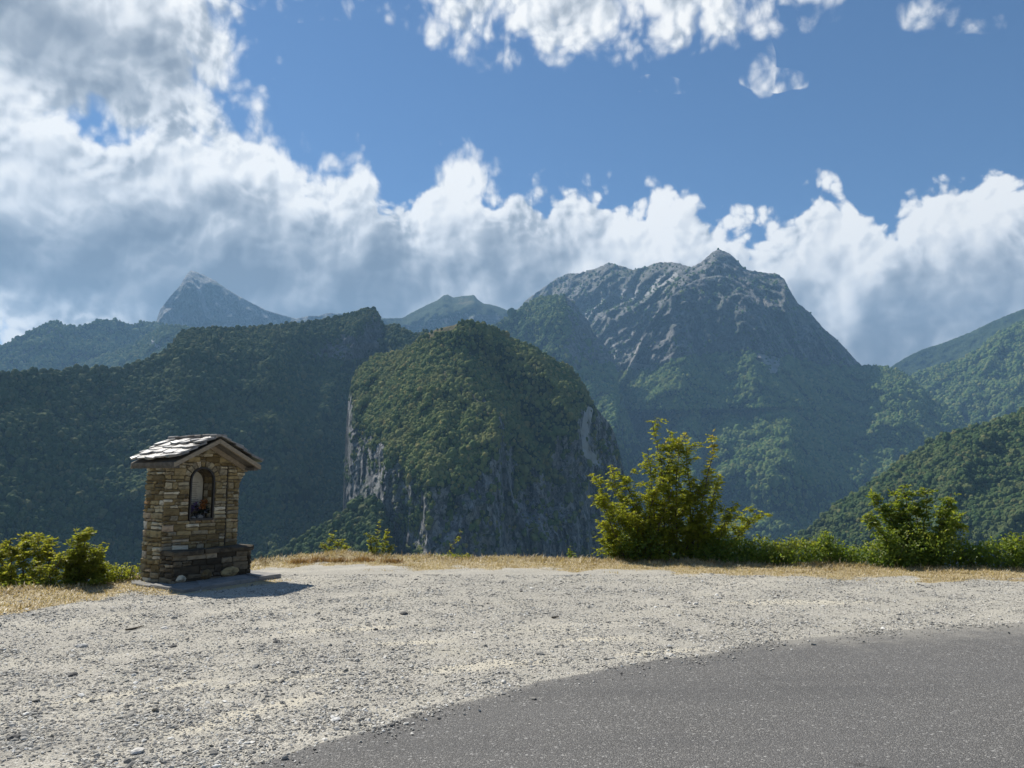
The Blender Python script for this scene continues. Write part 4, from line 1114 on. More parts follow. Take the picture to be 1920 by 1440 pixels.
shoot_tree('seedling_shrub', 'tiny upright seedling left of the tall yellow green tree', None, (1067, 1052), yH(1067), [[(1067, 1052), (1067, 1040), (1067, 1024)], [(1067, 1052), (1072, 1045), (1076, 1040)]], LEAF_DARK, 25, every=0.03, rach=0.05, ll=0.04, leaflets=5, twigs=3, depth=0.05, r0=0.006, twig_len=(0.05, 0.1))


# dry grass on the rim
def blades(x, y, length, lean, rs, hue, wid=0.006):
    n = len(x); z = ground_z(x, y)
    az = rs.uniform(0, 2 * pi, n); d = np.stack([np.cos(az), np.sin(az)], 1); le = length * np.exp(rs.normal(0, .3, n)); ln = np.clip(lean + rs.normal(0, .25, n), 0, 1.3)
    b = np.stack([x, y, z - 0.005], 1)
    up = np.stack([d[:, 0] * np.sin(ln), d[:, 1] * np.sin(ln), np.cos(ln)], 1); up2 = np.stack([d[:, 0] * np.sin(ln * 1.6), d[:, 1] * np.sin(ln * 1.6), np.cos(np.minimum(ln * 1.6, 1.5))], 1)
    s = np.stack([-d[:, 1], d[:, 0], 0 * az], 1) * wid
    m = b + up * (le * 0.55)[:, None]; e = m + up2 * (le * 0.45)[:, None]
    V = np.stack([b - s, b + s, m + s * 0.7, m - s * 0.7, e], 1).reshape(-1, 3); k = np.arange(n)[:, None] * 5
    F = np.concatenate([k + np.array([[0, 1, 2]]), k + np.array([[0, 2, 3]]), k + np.array([[3, 2, 4]])], 1).reshape(-1, 3)
    return V, F, np.repeat(np.clip(hue + rs.normal(0, .2, n), 0, 1), 5)


def grass_obj(name, label, chunks, mat):
    V = np.concatenate([c[0] for c in chunks]); F = []; o = 0
    for c in chunks: F.append(c[1] + o); o += len(c[0])
    ob = mesh_obj(name, V, np.concatenate(F), mat, attrs={'hue': np.concatenate([c[2] for c in chunks])})
    tag(ob, label, 'grass', kind='stuff'); return ob


rs = np.random.RandomState(5)
N = 420000
x = rs.uniform(-9, 11, N); y = edge_y(x) + 0.5 - rs.uniform(0, 4.5, N) ** 1.0
inv = np.abs(x) < y * 0.70 + 0.8
pad_c = np.array([-4.7, 12.6])
k = inv & (rs.rand(N) < 0.42 * grass_mask(x, y) * (0.35 + 0.65 * sstep(fbm(np.stack([x, y, 0 * x], -1) / 0.35, 3), -0.4, 0.4)))
x, y = x[k], y[k]; sdv = edge_y(x) - y
hu = 0.62 + 0.25 * fbm(np.stack([x, y, 0 * x], -1) / 0.6, 3) - 0.1 * (sdv < 0.3)
ln = 0.045 + 0.05 * sstep(-sdv, -0.9, 0.1) + 0.02 * fbm(np.stack([x, y, 0 * x], -1) / 0.5, 2)
grass_obj('dry_grass', 'short straw coloured dry grass along the rim of the lay-by', [blades(x, y, np.maximum(ln, 0.02), 0.85, rs, hu)], STRAW)
print('blades', len(x))
# rusty tufts, each a clump
for i, (px, py, wd, lab) in enumerate(((560, 1056, 0.30, 'rusty dry grass tuft nearest the shrine'), (600, 1053, 0.26, 'rounded rusty grass tuft, second right of the shrine'), (636, 1054, 0.20, 'small rusty grass tuft between the two saplings'), (680, 1053, 0.24, 'rusty grass tuft at the foot of the bushy sapling'), (735, 1056, 0.22, 'outermost rusty grass tuft right of the bushy sapling'))):
    gxx, gyy = ground_pt(px, py); m_ = 520
    xx = gxx + np.clip(rs.normal(0, wd * 0.42, m_), -wd, wd); yy = gyy + rs.normal(0, wd * 0.35, m_)
    V, F, H = blades(xx, yy, 0.085, 0.55, rs, 0.55)
    gz = float(ground_z(np.array([gxx]), np.array([gyy]))[0])
    ob = mesh_obj('grass_tuft', V - np.array([gxx, gyy, gz]), F, RUST, attrs={'hue': H}); ob.location = (gxx, gyy, gz)
    ob.parent = None; tag(ob, lab, 'grass tuft', 'rusty tufts right of the shrine')
# ------------------------------------------------------------------ wayside shrine
SX, SY, SYAW = -5.459, 12.198, radians(55.76)
W, DP, BD, ZB, ZE, ZR = 1.37, 0.50, 0.336, 0.516, 1.90, 2.30
NCX, NHW, NZ0, NSP = 0.665, 0.222, 0.97, 1.60                 # niche centre, half width, sill, springing
srs = np.random.RandomState(33)
shrine = empty('wayside_shrine', (SX, SY, 0.0), SYAW)
tag(shrine, 'small rubble stone wayside shrine with slate gable roof, arched niche and stone bench', 'shrine')


def masonry(name, stops, moss):
    m, t, out = new_mat(name)
    obj = t.node('ShaderNodeTexCoord').outputs['Object']; oi = t.node('ShaderNodeObjectInfo')
    sh = t.vm('ADD', obj, t.vm('SCALE', (13.0, 7.0, 3.0), scale=oi.outputs['Random']))
    c = t.ramp(oi.outputs['Random'], stops)
    lay = t.noise(t.vm('MULTIPLY', sh, (5, 5, 40)), 1.0, 5, 0.65)
    c = t.mix(t.smooth(lay, 0.4, 0.7, 0.0, 0.55), c, t.vm('SCALE', c, scale=0.45))
    sp = t.noise(sh, 14, 4, 0.7); c = t.mix(t.smooth(sp, 0.55, 0.72, 0.0, 0.6), c, t.vm('SCALE', c, scale=1.5))
    dark = t.noise(obj, 3.2, 4, 0.65)
    c = t.mix(t.smooth(dark, 0.52, 0.68, 0.0, moss), c, (0.022, 0.018, 0.014))
    pbsdf(t, out, c, 0.9, 0.25, bump(t, t.add(lay, t.mul(sp, 0.6)), 0.8, 0.012))
    return m


M_STONE = masonry('rubble_stone', [(0.0, (0.14, 0.105, 0.05)), (0.25, (0.24, 0.185, 0.09)), (0.5, (0.35, 0.28, 0.145)), (0.72, (0.26, 0.23, 0.165)), (0.84, (0.46, 0.40, 0.26)), (0.92, (0.62, 0.57, 0.44)), (0.97, (0.34, 0.20, 0.08)), (1.0, (0.66, 0.62, 0.52))], 0.65)
M_BENCH = masonry('bench_stone', [(0.0, (0.04, 0.034, 0.023)), (0.4, (0.085, 0.07, 0.047)), (0.8, (0.18, 0.15, 0.10)), (1.0, (0.32, 0.28, 0.20))], 0.85)
M_SLATE = masonry('roof_slate', [(0.0, (0.15, 0.138, 0.122)), (0.5, (0.24, 0.222, 0.20)), (1.0, (0.34, 0.32, 0.29))], 0.4)
for nd in M_SLATE.node_tree.nodes:
    if nd.type == 'BSDF_PRINCIPLED': nd.inputs['Roughness'].default_value = 0.34; nd.inputs['Specular IOR Level'].default_value = 0.9
M_CAP = masonry('ridge_stone', [(0.0, (0.10, 0.085, 0.07)), (0.6, (0.20, 0.175, 0.15)), (1.0, (0.36, 0.34, 0.31))], 0.4)
M_PAD = masonry('pad_stone', [(0.0, (0.20, 0.195, 0.18)), (1.0, (0.31, 0.30, 0.28))], 0.3)


def simple(name, c1, c2, scale, rough=0.85, spec=0.3, stretch=(1, 1, 1), bmp=0.006):
    m, t, out = new_mat(name)
    obj = t.node('ShaderNodeTexCoord').outputs['Object']; n_ = t.noise(t.vm('MULTIPLY', obj, stretch), scale, 5, 0.65)
    pbsdf(t, out, t.mix(t.smooth(n_, 0.3, 0.7), c1, c2), rough, spec, bump(t, n_, 0.6, bmp))
    return m


M_MORTAR = simple('mortar', (0.10, 0.08, 0.05), (0.19, 0.155, 0.10), 18)
M_BENCHM = simple('bench_mortar', (0.03, 0.026, 0.02), (0.06, 0.05, 0.036), 18)
M_BOARD = simple('gable_board', (0.20, 0.165, 0.115), (0.32, 0.27, 0.20), 9, stretch=(2, 2, 9))
M_BEAM = simple('eave_board', (0.075, 0.07, 0.062), (0.15, 0.135, 0.115), 9)
M_IRON = simple('black_iron', (0.012, 0.011, 0.010), (0.022, 0.020, 0.018), 30, 0.5, 0.5)
M_PLAQUE = simple('cream_marble', (0.50, 0.46, 0.35), (0.60, 0.56, 0.44), 12, 0.5)
M_INK = simple('inscription_ink', (0.20, 0.17, 0.12), (0.26, 0.22, 0.16), 12)
M_NICHE = simple('niche_stone', (0.10, 0.075, 0.045), (0.20, 0.15, 0.09), 16)


def slab_stone(name, mat, parent, origin, ux, uy, un, pts, depth, proud, bevel, jit=0.006, dome=0.35):
    """stone from a 2-D outline: base ring, inset front ring and a slightly raised centre"""
    pts = np.asarray(pts, float); c = pts.mean(0); k = len(pts)
    pts = pts + srs.normal(0, jit, pts.shape)
    dirs = pts - c; ln = np.linalg.norm(dirs, axis=1, keepdims=True)
    inn = c + dirs * np.maximum(0.45, (ln - bevel) / ln)
    ux, uy, un, origin = map(lambda a: np.asarray(a, float), (ux, uy, un, origin))
    W3 = lambda p, h: origin + ux * p[0] + uy * p[1] + un * h
    C3 = W3(c, 0)
    V = [W3(p, -depth) - C3 for p in pts] + [W3(p, proud * 0.55) - C3 for p in pts] + [W3(p, proud + srs.normal(0, 0.15) * proud) - C3 for p in inn] + [W3(c + srs.normal(0, 0.008, 2), proud * (1 + dome * srs.rand())) - C3]
    F = []
    for i in range(k):
        j = (i + 1) % k
        F += [(i, j, k + j, k + i), (k + i, k + j, 2 * k + j, 2 * k + i), (2 * k + i, 2 * k + j, 3 * k)]
    F.append(tuple(range(k))[::-1])
    o = mesh_obj(name, V, F, mat, parent); o.location = C3
    return o


def rect_pts(x0, x1, z0, z1, cut=0.012):
    c = min(cut, 0.3 * (x1 - x0), 0.3 * (z1 - z0)); a = lambda: c * srs.uniform(0.3, 1.4)
    return [(x0 + a(), z0), (x1 - a(), z0), (x1, z0 + a()), (x1, z1 - a()), (x1 - a(), z1), (x0 + a(), z1), (x0, z1 - a()), (x0, z0 + a())]


def box_obj(name, mat, parent, lo, hi, jit=0.0):
    lo, hi = np.array(lo, float), np.array(hi, float); c = (lo + hi) / 2; c[2] = lo[2]
    V = [np.array([(lo, hi)[i][0], (lo, hi)[j][1], (lo, hi)[k][2]]) - c for k in (0, 1) for j in (0, 1) for i in (0, 1)]
    V = [v + srs.normal(0, jit, 3) for v in V]
    F = [(0, 2, 3, 1), (4, 5, 7, 6), (0, 1, 5, 4), (2, 6, 7, 3), (0, 4, 6, 2), (1, 3, 7, 5)]
    o = mesh_obj(name, V, F, mat, parent); o.location = c; return o


def roof_z(x, top=ZR):
    return top - (top - ZE) * np.abs(x - W / 2) / (W / 2 + 0.1)


def right_x(z):
    return W + 0.125 * float(sstep(np.array(z), 1.46, 1.84))


# core: wall body with the arched recess left open
NB = 0.30
outline = [(0, 0.0), (W, 0.0)] + [(right_x(z), z) for z in np.linspace(1.45, 1.88, 8)] + [(W + 0.1, roof_z(W + .1) - .05), (W / 2, ZR - 0.06), (0, roof_z(0.0) - .05)]
arc = [(NCX + NHW * cos(a), NSP + NHW * sin(a)) for a in np.linspace(0, pi, 15)]
hole = [(NCX + NHW, NZ0)] + arc + [(NCX - NHW, NZ0)]
import bmesh
from mathutils.geometry import tessellate_polygon
from mathutils import Vector


def extrude_outline(name, mat, parent, out2, hole2, y0, y1, depth_hole=None):
    polys = [[Vector((p[0], p[1], 0)) for p in out2]] + ([[Vector((p[0], p[1], 0)) for p in hole2]] if hole2 else [])
    tri = tessellate_polygon(polys); flat = list(out2) + (list(hole2) if hole2 else [])
    n_ = len(flat); no = len(out2)
    V = [(p[0], y0, p[1]) for p in flat] + [(p[0], y1, p[1]) for p in flat]
    F = [tuple(t_) for t_ in tri]
    back = tessellate_polygon([polys[0]]); F += [tuple(n_ + i for i in t_[::-1]) for t_ in back]
    for i in range(no):
        j = (i + 1) % no; F.append((i, j, n_ + j, n_ + i))
    if hole2:
        h = len(hole2); yd = depth_hole; b = len(V); V += [(p[0], yd, p[1]) for p in hole2]
        for i in range(h):
            j = (i + 1) % h; F.append((no + i, no + j, b + j, b + i))
        F.append(tuple(b + i for i in range(h)))
    o = mesh_obj(name, V, F, mat, parent)
    bm = bmesh.new(); bm.from_mesh(o.data); bmesh.ops.recalc_face_normals(bm, faces=bm.faces); bm.to_mesh(o.data); bm.free()
    return o


wall = extrude_outline('wall', M_MORTAR, shrine, outline, hole, 0.012, DP - 0.012, NB)


def inside_niche(x0, x1, z0, z1, m=0.0):
    """blocked part of the front face: opening plus its ring of arch stones"""
    r = NHW + 0.105
    if z1 <= NZ0 or x1 <= NCX - NHW - m or x0 >= NCX + NHW + m: pass
    return None


def course_face(parent, mat, name, xr, z0, z1, origin, ux, un, blocked, hmin=0.04, hmax=0.13, lmin=0.07, lmax=0.27, proud=(0.016, 0.034), top=None, gap=0.010):
    z = z0
    while z < z1 - 0.025:
        h = srs.uniform(hmin, hmax); h = min(h, z1 - z)
        if z1 - z - h < 0.03: h = z1 - z
        xa, xb = xr(z + h / 2)
        segs = [(xa, xb)]
        if blocked:
            nb = blocked(z, z + h)
            for (p, q) in nb:
                ns_ = []
                for a, b in segs:
                    if q <= a or p >= b: ns_.append((a, b)); continue
                    if p > a: ns_.append((a, p))
                    if q < b: ns_.append((q, b))
                segs = ns_
        for a, b in segs:
            x = a
            if b - a < 0.02: continue
            while x < b - 0.015:
                l = srs.uniform(lmin, lmax) * (1.15 if h > 0.07 else 0.95); l = min(l, b - x)
                if b - x - l < 0.05: l = b - x
                zz1 = z + h
                # now and then two thin stones instead of one
                sub = [(z, zz1)] if h < 0.085 or srs.rand() < 0.65 else [(z, z + h * 0.48), (z + h * 0.48, zz1)]
                for (s0, s1) in sub:
                    slab_stone(name, mat, parent, origin, ux, (0, 0, 1), un, rect_pts(x + gap * .5, x + l - gap * .5, s0 + gap * .45, s1 - gap * .45), 0.03, srs.uniform(*proud), 0.012, 0.006)
                x += l
        z += h


def front_block(z0, z1):
    zm = (z0 + z1) / 2; r = NHW + 0.115
    return ([(1.125, 1.15)] if ZB < zm < 1.84 else []) + niche_block(z0, z1, zm, r)


def niche_block(z0, z1, zm, r):
    if z1 <= NZ0 + 0.01: return []
    if zm < NSP: return [(NCX - NHW - 0.012, NCX + NHW + 0.012)]
    d = zm - NSP
    return [(NCX - sqrt(r * r - d * d), NCX + sqrt(r * r - d * d))] if d < r else []


def gable_range(z):
    a, b = 0.0, right_x(z)
    if z > ZE - 0.06:
        hw = (W / 2 + 0.1) * (ZR - 0.05 - z) / (ZR - ZE) - 0.04; a, b = max(a, W / 2 - hw), min(b, W / 2 + hw)
    return a, b


course_face(wall, M_STONE, 'stone', gable_range, 0.03, ZR - 0.16, (0, 0.012, 0), (1, 0, 0), (0, -1, 0), front_block)
box_obj('wall_joint', M_BENCHM, wall, (1.128, 0.004, ZB + 0.02), (1.147, 0.02, 1.84))
# arch stones
na = 11
for i in range(na):
    a0 = pi * i / na + 0.02; a1 = pi * (i + 1) / na - 0.02; ri, ro = NHW + 0.012, NHW + 0.105 + srs.uniform(-0.012, 0.02)
    p = [(NCX + r * cos(a), NSP + r * sin(a)) for r, a in ((ri, a0), (ro, a0), (ro, (a0 + a1) / 2), (ro, a1), (ri, a1), (ri, (a0 + a1) / 2))]
    slab_stone('arch_stone', M_STONE, wall, (0, 0.012, 0), (1, 0, 0), (0, 0, 1), (0, -1, 0), p, 0.03, srs.uniform(0.014, 0.03), 0.010, 0.003)
# left, right and rear faces
course_face(wall, M_STONE, 'stone', lambda z: (0.0, DP), 0.03, ZE - 0.05, (0.0, 0, 0), (0, 1, 0), (-1, 0, 0), None, lmin=0.09, lmax=0.26, proud=(0.02, 0.042))
course_face(wall, M_STONE, 'stone', lambda z: (0.0, DP), 0.03, 1.46, (W, 0, 0), (0, 1, 0), (1, 0, 0), None, lmin=0.14, lmax=0.3)
course_face(wall, M_STONE, 'stone', lambda z: (0.0, W), 0.03, ZE - 0.05, (0, DP - 0.012, 0), (1, 0, 0), (0, 1, 0), None, hmin=0.08, hmax=0.14, lmin=0.16, lmax=0.34)

# bench
bench = box_obj('bench', M_BENCHM, shrine, (0.012, -BD + 0.012, 0.0), (W + 0.045, 0.006, ZB - 0.05))


def bench_courses(xr, origin, ux, un, big):
    course_face(bench, M_BENCH, 'stone', xr, 0.02, ZB - 0.06, origin, ux, un, None, hmin=0.06, hmax=0.15, lmin=0.1, lmax=0.3, proud=(0.016, 0.034))


off = np.array(bench.location)
bench_courses(lambda z: (0.0, W + 0.055), np.array((0, -BD + 0.012, 0)) - off, (1, 0, 0), (0, -1, 0), True)
bench_courses(lambda z: (0.0, BD - 0.01), np.array((0.012, -BD + 0.006, 0)) - off, (0, 1, 0), (-1, 0, 0), True)
bench_courses(lambda z: (0.0, BD - 0.01), np.array((W + 0.045, -BD + 0.006, 0)) - off, (0, 1, 0), (1, 0, 0), True)
# pale boulders low in the bench front
for cx_, cz_, rx_, rz_ in ((1.02, 0.13, 0.17, 0.085), (0.58, 0.12, 0.10, 0.085), (0.14, 0.10, 0.09, 0.06)):
    p = [(cx_ + rx_ * cos(a) * srs.uniform(.85, 1.1), cz_ + rz_ * sin(a) * srs.uniform(.85, 1.1)) for a in np.linspace(0, 2 * pi, 10)[:-1]]
    slab_stone('boulder', M_STONE, bench, np.array((0, -BD + 0.012, 0)) - off, (1, 0, 0), (0, 0, 1), (0, -1, 0), p, 0.03, 0.055, 0.03, 0.004, 0.6)
xs_ = [-0.03, 0.52, 1.02, W + 0.09]
for a, b in zip(xs_[:-1], xs_[1:]):
    slab_stone('seat_slab', M_BENCH, bench, np.array((0, 0, ZB - 0.05)) - off, (1, 0, 0), (0, 1, 0), (0, 0, 1), rect_pts(a + .003, b - .003, -BD - 0.045, -0.02, 0.03), 0.012, 0.055, 0.008, 0.006, 0.0)

# niche fittings
def ring(pts, half, y0, y1, name, mat):
    V = []; F = []; k = len(pts); c = np.array([NCX, NSP - 0.2])
    P2 = np.array(pts)
    tang = np.gradient(P2, axis=0); nn = np.stack([tang[:, 1], -tang[:, 0]], 1); nn /= np.linalg.norm(nn, axis=1, keepdims=True)
    for i in range(k):
        for s, yy in ((-half, y0), (half, y0), (half, y1), (-half, y1)):
            q = P2[i] + nn[i] * s; V.append((q[0], yy, q[1]))
    for i in range(k - 1):
        for e in range(4):
            F.append((i * 4 + e, i * 4 + (e + 1) % 4, (i + 1) * 4 + (e + 1) % 4, (i + 1) * 4 + e))
    F += [(0, 1, 2, 3), tuple((k - 1) * 4 + e for e in (3, 2, 1, 0))]
    return mesh_obj(name, V, F, mat, shrine)


fr_pts = [(NCX + NHW - 0.012, NZ0 + 0.004), (NCX + NHW - 0.012, NZ0 + 0.3), (NCX + NHW - 0.012, NSP - 0.05)] + [(NCX + (NHW - 0.012) * cos(a), NSP + (NHW - 0.012) * sin(a)) for a in np.linspace(0, pi, 19)] + \
         [(NCX - NHW + 0.012, NSP - 0.05), (NCX - NHW + 0.012, NZ0 + 0.3), (NCX - NHW + 0.012, NZ0 + 0.004)]
frame = ring(fr_pts, 0.013, -0.022, 0.03, 'niche_frame', M_IRON)
box_obj('frame_sill', M_IRON, frame, (NCX - NHW + 0.002, -0.026, NZ0 - 0.012), (NCX + NHW - 0.002, 0.034, NZ0 + 0.022))
# jamb and vault stones inside the niche
for z0_ in np.arange(NZ0 + 0.02, NSP, 0.115):
    for y0_ in (0.05, 0.165):
        slab_stone('jamb_stone', M_STONE, wall, (NCX + NHW, 0, 0), (0, 1, 0), (0, 0, 1), (-1, 0, 0), rect_pts(y0_ + .004, y0_ + 0.108, z0_ + .004, z0_ + 0.108), 0.01, 0.012, 0.01, 0.004)
pl_w = NHW - 0.035
pl_out = [(NCX - pl_w, NZ0 + 0.05), (NCX + pl_w, NZ0 + 0.05)] + [(NCX + pl_w * cos(a), NSP - 0.02 + pl_w * sin(a)) for a in np.linspace(0, pi, 13)]
plaque = extrude_outline('plaque', M_PLAQUE, shrine, pl_out, None, NB - 0.035, NB - 0.004)
for i, zz in enumerate(np.linspace(NSP - 0.03, NZ0 + 0.22, 13)):
    hl = 0.12 * srs.uniform(0.55, 1.0); cxx = NCX + srs.uniform(-0.02, 0.01)
    box_obj('inscription_line', M_INK, plaque, (cxx - hl, NB - 0.0375, zz), (cxx + hl, NB - 0.0345, zz + 0.009))

# gable, boards and decks
XL, XR_, YF, YB = -0.085, W + 0.135, -0.40, DP + 0.36
def deck(name, mat, parent, xa, xb, ya, yb, dz0, dz1):
    V = [(x_, y_, roof_z(x_, ZR) + dz) for dz in (dz0, dz1) for x_, y_ in ((xa, ya), (xb, ya), (xb, yb), (xa, yb))]
    F = [(0, 3, 2, 1), (4, 5, 6, 7), (0, 1, 5, 4), (1, 2, 6, 5), (2, 3, 7, 6), (3, 0, 4, 7)]
    o = mesh_obj(name, V, F, mat, parent); return o


ZREF = ZR
roof = deck('roof', M_BEAM, shrine, XL, W / 2, YF + 0.05, YB - 0.03, -0.075, -0.02)
deck('roof_deck', M_BEAM, roof, W / 2 + 0.002, XR_, YF + 0.05, YB - 0.03, -0.075, -0.02)
deck('rake_board', M_BOARD, roof, XL + 0.003, W / 2 - 0.002, YF, YF + 0.048, -0.092, -0.022)
deck('rake_board', M_BOARD, roof, W / 2 + 0.002, XR_ - 0.003, YF, YF + 0.048, -0.092, -0.022)
deck('rake_board', M_BOARD, roof, XL + 0.05, W / 2 - 0.003, -0.10, -0.05, -0.155, -0.078)
deck('rake_board', M_BOARD, roof, W / 2 + 0.003, XR_ - 0.05, -0.10, -0.05, -0.155, -0.078)
deck('rake_board', M_BOARD, roof, XL + 0.003, W / 2 - 0.002, YB - 0.028, YB, -0.12, -0.022)
deck('rake_board', M_BOARD, roof, W / 2 + 0.002, XR_ - 0.003, YB - 0.028, YB, -0.12, -0.022)
box_obj('eave_beam', M_BEAM, roof, (XL + 0.02, YF + 0.06, ZE - 0.10), (XL + 0.11, YB - 0.04, ZE - 0.025))
box_obj('eave_beam', M_BEAM, roof, (XR_ - 0.10, YF + 0.06, ZE - 0.125), (XR_ - 0.02, YB - 0.04, ZE - 0.075))
# slates, course by course
for side in (-1, 1):
    run = (W / 2 - XL) if side < 0 else (XR_ - W / 2)
    tilt0 = math.atan2(ZR - ZE, W / 2 + 0.1)
    L = run / cos(tilt0); nrow = 5
    for r_ in range(nrow):
        s0 = L - (r_ + 1) * (L / nrow) + 0.0                    # lower edge measured from the ridge
        s_low = L * (1 - r_ / nrow) + 0.045; s_up = s_low - L / nrow - 0.11
        y_ = YF - 0.03
        while y_ < YB + 0.02:
            wd = srs.uniform(0.16, 0.34); wd = min(wd, YB + 0.05 - y_)
            if YB + 0.05 - y_ - wd < 0.1: wd = YB + 0.05 - y_
            lo_ = s_low + srs.uniform(-0.06, 0.05); th = srs.uniform(0.012, 0.034)
            tl = tilt0 - 0.15 + srs.normal(0, 0.04)
            ux = np.array([side * cos(tl), 0, -sin(tl)]); un = np.array([side * sin(tl), 0, cos(tl)])
            up_ = max(0.02, s_up)
            zo = ZR + 0.005 - up_ * sin(tilt0) + 0.006
            org = np.array([W / 2 + side * up_ * cos(tilt0), 0, zo]) + un * (0.012 + 0.004 * (r_ % 2))
            l_ = lo_ - up_
            pts_ = [(0, y_ + .004), (l_ * .5, y_ + .004 + srs.normal(0, .006)), (l_ - srs.uniform(0, .05), y_ + srs.uniform(.0, .03)), (l_ + srs.normal(0, .01), y_ + wd * .4), (l_ - srs.uniform(0, .04), y_ + wd - srs.uniform(0.0, .04)), (l_ * .5, y_ + wd - .004), (0, y_ + wd - .004)]
            if side < 0: pts_ = pts_[::-1]
            slab_stone('slate', M_SLATE, roof, org, ux, (0, 1, 0), un, pts_, 0.004, th, 0.003, 0.005, 0.0)
            y_ += wd
y_ = YF - 0.035
while y_ < YB:
    wd = srs.uniform(0.12, 0.24)
    p = [(-0.13 * srs.uniform(.7, 1.1), y_), (0.13 * srs.uniform(.7, 1.1), y_ + .01), (0.14 * srs.uniform(.7, 1.1), y_ + wd * .55), (0.11, y_ + wd), (-0.12, y_ + wd), (-0.14 * srs.uniform(.7, 1.1), y_ + wd * .5)]
    slab_stone('ridge_stone', M_CAP, roof, (W / 2, 0, ZR + 0.022 + srs.uniform(0, .012)), (1, 0, 0), (0, 1, 0), (srs.normal(0, .05), srs.normal(0, .04), 1), p, 0.02, srs.uniform(0.018, 0.04), 0.015, 0.006, 0.2)
    y_ += wd * 0.92

# stone pad under the shrine
pad = empty('stone_pad', (SX, SY, 0.0), SYAW)
tag(pad, 'flat grey flagstones forming the pad under the stone shrine', 'paving')
def loc_of(px, py, z=0.05):
    gx_, gy_ = ground_pt(px, py, z); dx, dy = gx_ - SX, gy_ - SY
    return (dx * cos(SYAW) + dy * sin(SYAW), -dx * sin(SYAW) + dy * cos(SYAW))
A_, B_, C_, D_ = loc_of(244, 1092), loc_of(344, 1104.5), loc_of(527, 1077.5), loc_of(470, 1067)
lerp = lambda p, q, t_: (p[0] + (q[0] - p[0]) * t_, p[1] + (q[1] - p[1]) * t_)
inner = lambda p: (p[0], p[1])
m0, m1 = lerp(A_, B_, 0.36), lerp(A_, B_, 0.72)
b0_, b1_, b2_ = (0.25, DP - 0.05), (0.3, 0.12), (0.35, -0.2)
flags = [[A_, m0, b1_, b0_, (0.2, DP + 0.08), (-0.1, DP + 0.15)], [m0, m1, (0.30, -0.12), b1_], [m1, B_, lerp(B_, C_, 0.16), (0.45, -0.2), (0.30, -0.12)],
         [lerp(B_, C_, 0.165), lerp(B_, C_, 0.5), lerp(B_, C_, 0.76), (W, -0.1), (0.46, -0.2)], [lerp(B_, C_, 0.765), C_, (W + 0.42, 0.12), D_, (W - 0.05, 0.2), (W + .005, -0.1)]]
for i, f_ in enumerate(flags):
    cc = np.mean(f_, axis=0); f_ = [tuple(cc + (np.array(q) - cc) * 0.985) for q in f_]
    ar = sum(f_[k][0] * f_[(k + 1) % len(f_)][1] - f_[(k + 1) % len(f_)][0] * f_[k][1] for k in range(len(f_)))
    if ar < 0: f_ = f_[::-1]
    slab_stone('flagstone', M_PAD, pad, (0, 0, 0.0), (1, 0, 0), (0, 1, 0), (0, 0, 1), f_, 0.02, 0.035 + 0.006 * i, 0.01, 0.012, 0.0)


# offerings standing in the niche
def local_w(x, y, z):
    return (SX + x * cos(SYAW) - y * sin(SYAW), SY + x * sin(SYAW) + y * cos(SYAW), z)


def petal_mat(name, col): return simple(name, tuple(c * 0.7 for c in col), col, 25, 0.7)


P_ORANGE, P_PURPLE, P_WHITE, P_GREEN = petal_mat('orange_petals', (0.27, 0.11, 0.035)), petal_mat('violet_petals', (0.13, 0.09, 0.22)), petal_mat('white_petals', (0.55, 0.53, 0.58)), petal_mat('dark_sprigs', (0.02, 0.028, 0.018))


def bouquet(label, x, y, flowers, seed):
    rs_ = np.random.RandomState(seed)
    root = empty('flower_bouquet', local_w(x, y, NZ0 + 0.0), SYAW); tag(root, label, 'bouquet', 'offerings in the niche')
    prof = [(0.0, 0.0), (0.030, 0.0), (0.036, 0.03), (0.028, 0.08), (0.034, 0.10), (0.026, 0.10), (0.0, 0.03)]
    V = []; F = []; k = 10
    for r_, z_ in prof:
        for i in range(k): V.append((r_ * cos(2 * pi * i / k), r_ * sin(2 * pi * i / k), z_))
    for a in range(len(prof) - 1):
        for i in range(k): F.append((a * k + i, a * k + (i + 1) % k, (a + 1) * k + (i + 1) % k, (a + 1) * k + i))
    mesh_obj('vase', V, F, M_IRON, root)
    for fx, fy, fz, fr, mt in flowers:
        q = smooth_poly([(0, 0, 0.05), (fx * .4, fy * .4, fz * .6), (fx, fy, fz)], 6); v, f = tube(q, [0.003] * 6, 4); mesh_obj('stem', v, f, P_GREEN, root)
        nL = 26; d = rs_.normal(size=(nL, 3)); d /= np.linalg.norm(d, axis=1, keepdims=True)
        v, f, h = leaf_mesh(np.tile(np.array([[fx, fy, fz]]), (nL, 1)) + d * fr * 0.2, d, rs_.normal(size=(nL, 3)), np.full(nL, fr), np.full(nL, fr * 0.7), np.zeros(nL))
        mesh_obj('flower', v, f, mt, root)
    nL = 60; d = rs_.normal(size=(nL, 3)); d[:, 2] = np.abs(d[:, 2]); d /= np.linalg.norm(d, axis=1, keepdims=True)
    v, f, h = leaf_mesh(np.array([[0, 0, 0.1]]) + d * np.array([0.06, 0.04, 0.09]), d, rs_.normal(size=(nL, 3)), np.full(nL, 0.06), np.full(nL, 0.025), np.zeros(nL))
    mesh_obj('sprigs', v, f, P_GREEN, root)
    return root


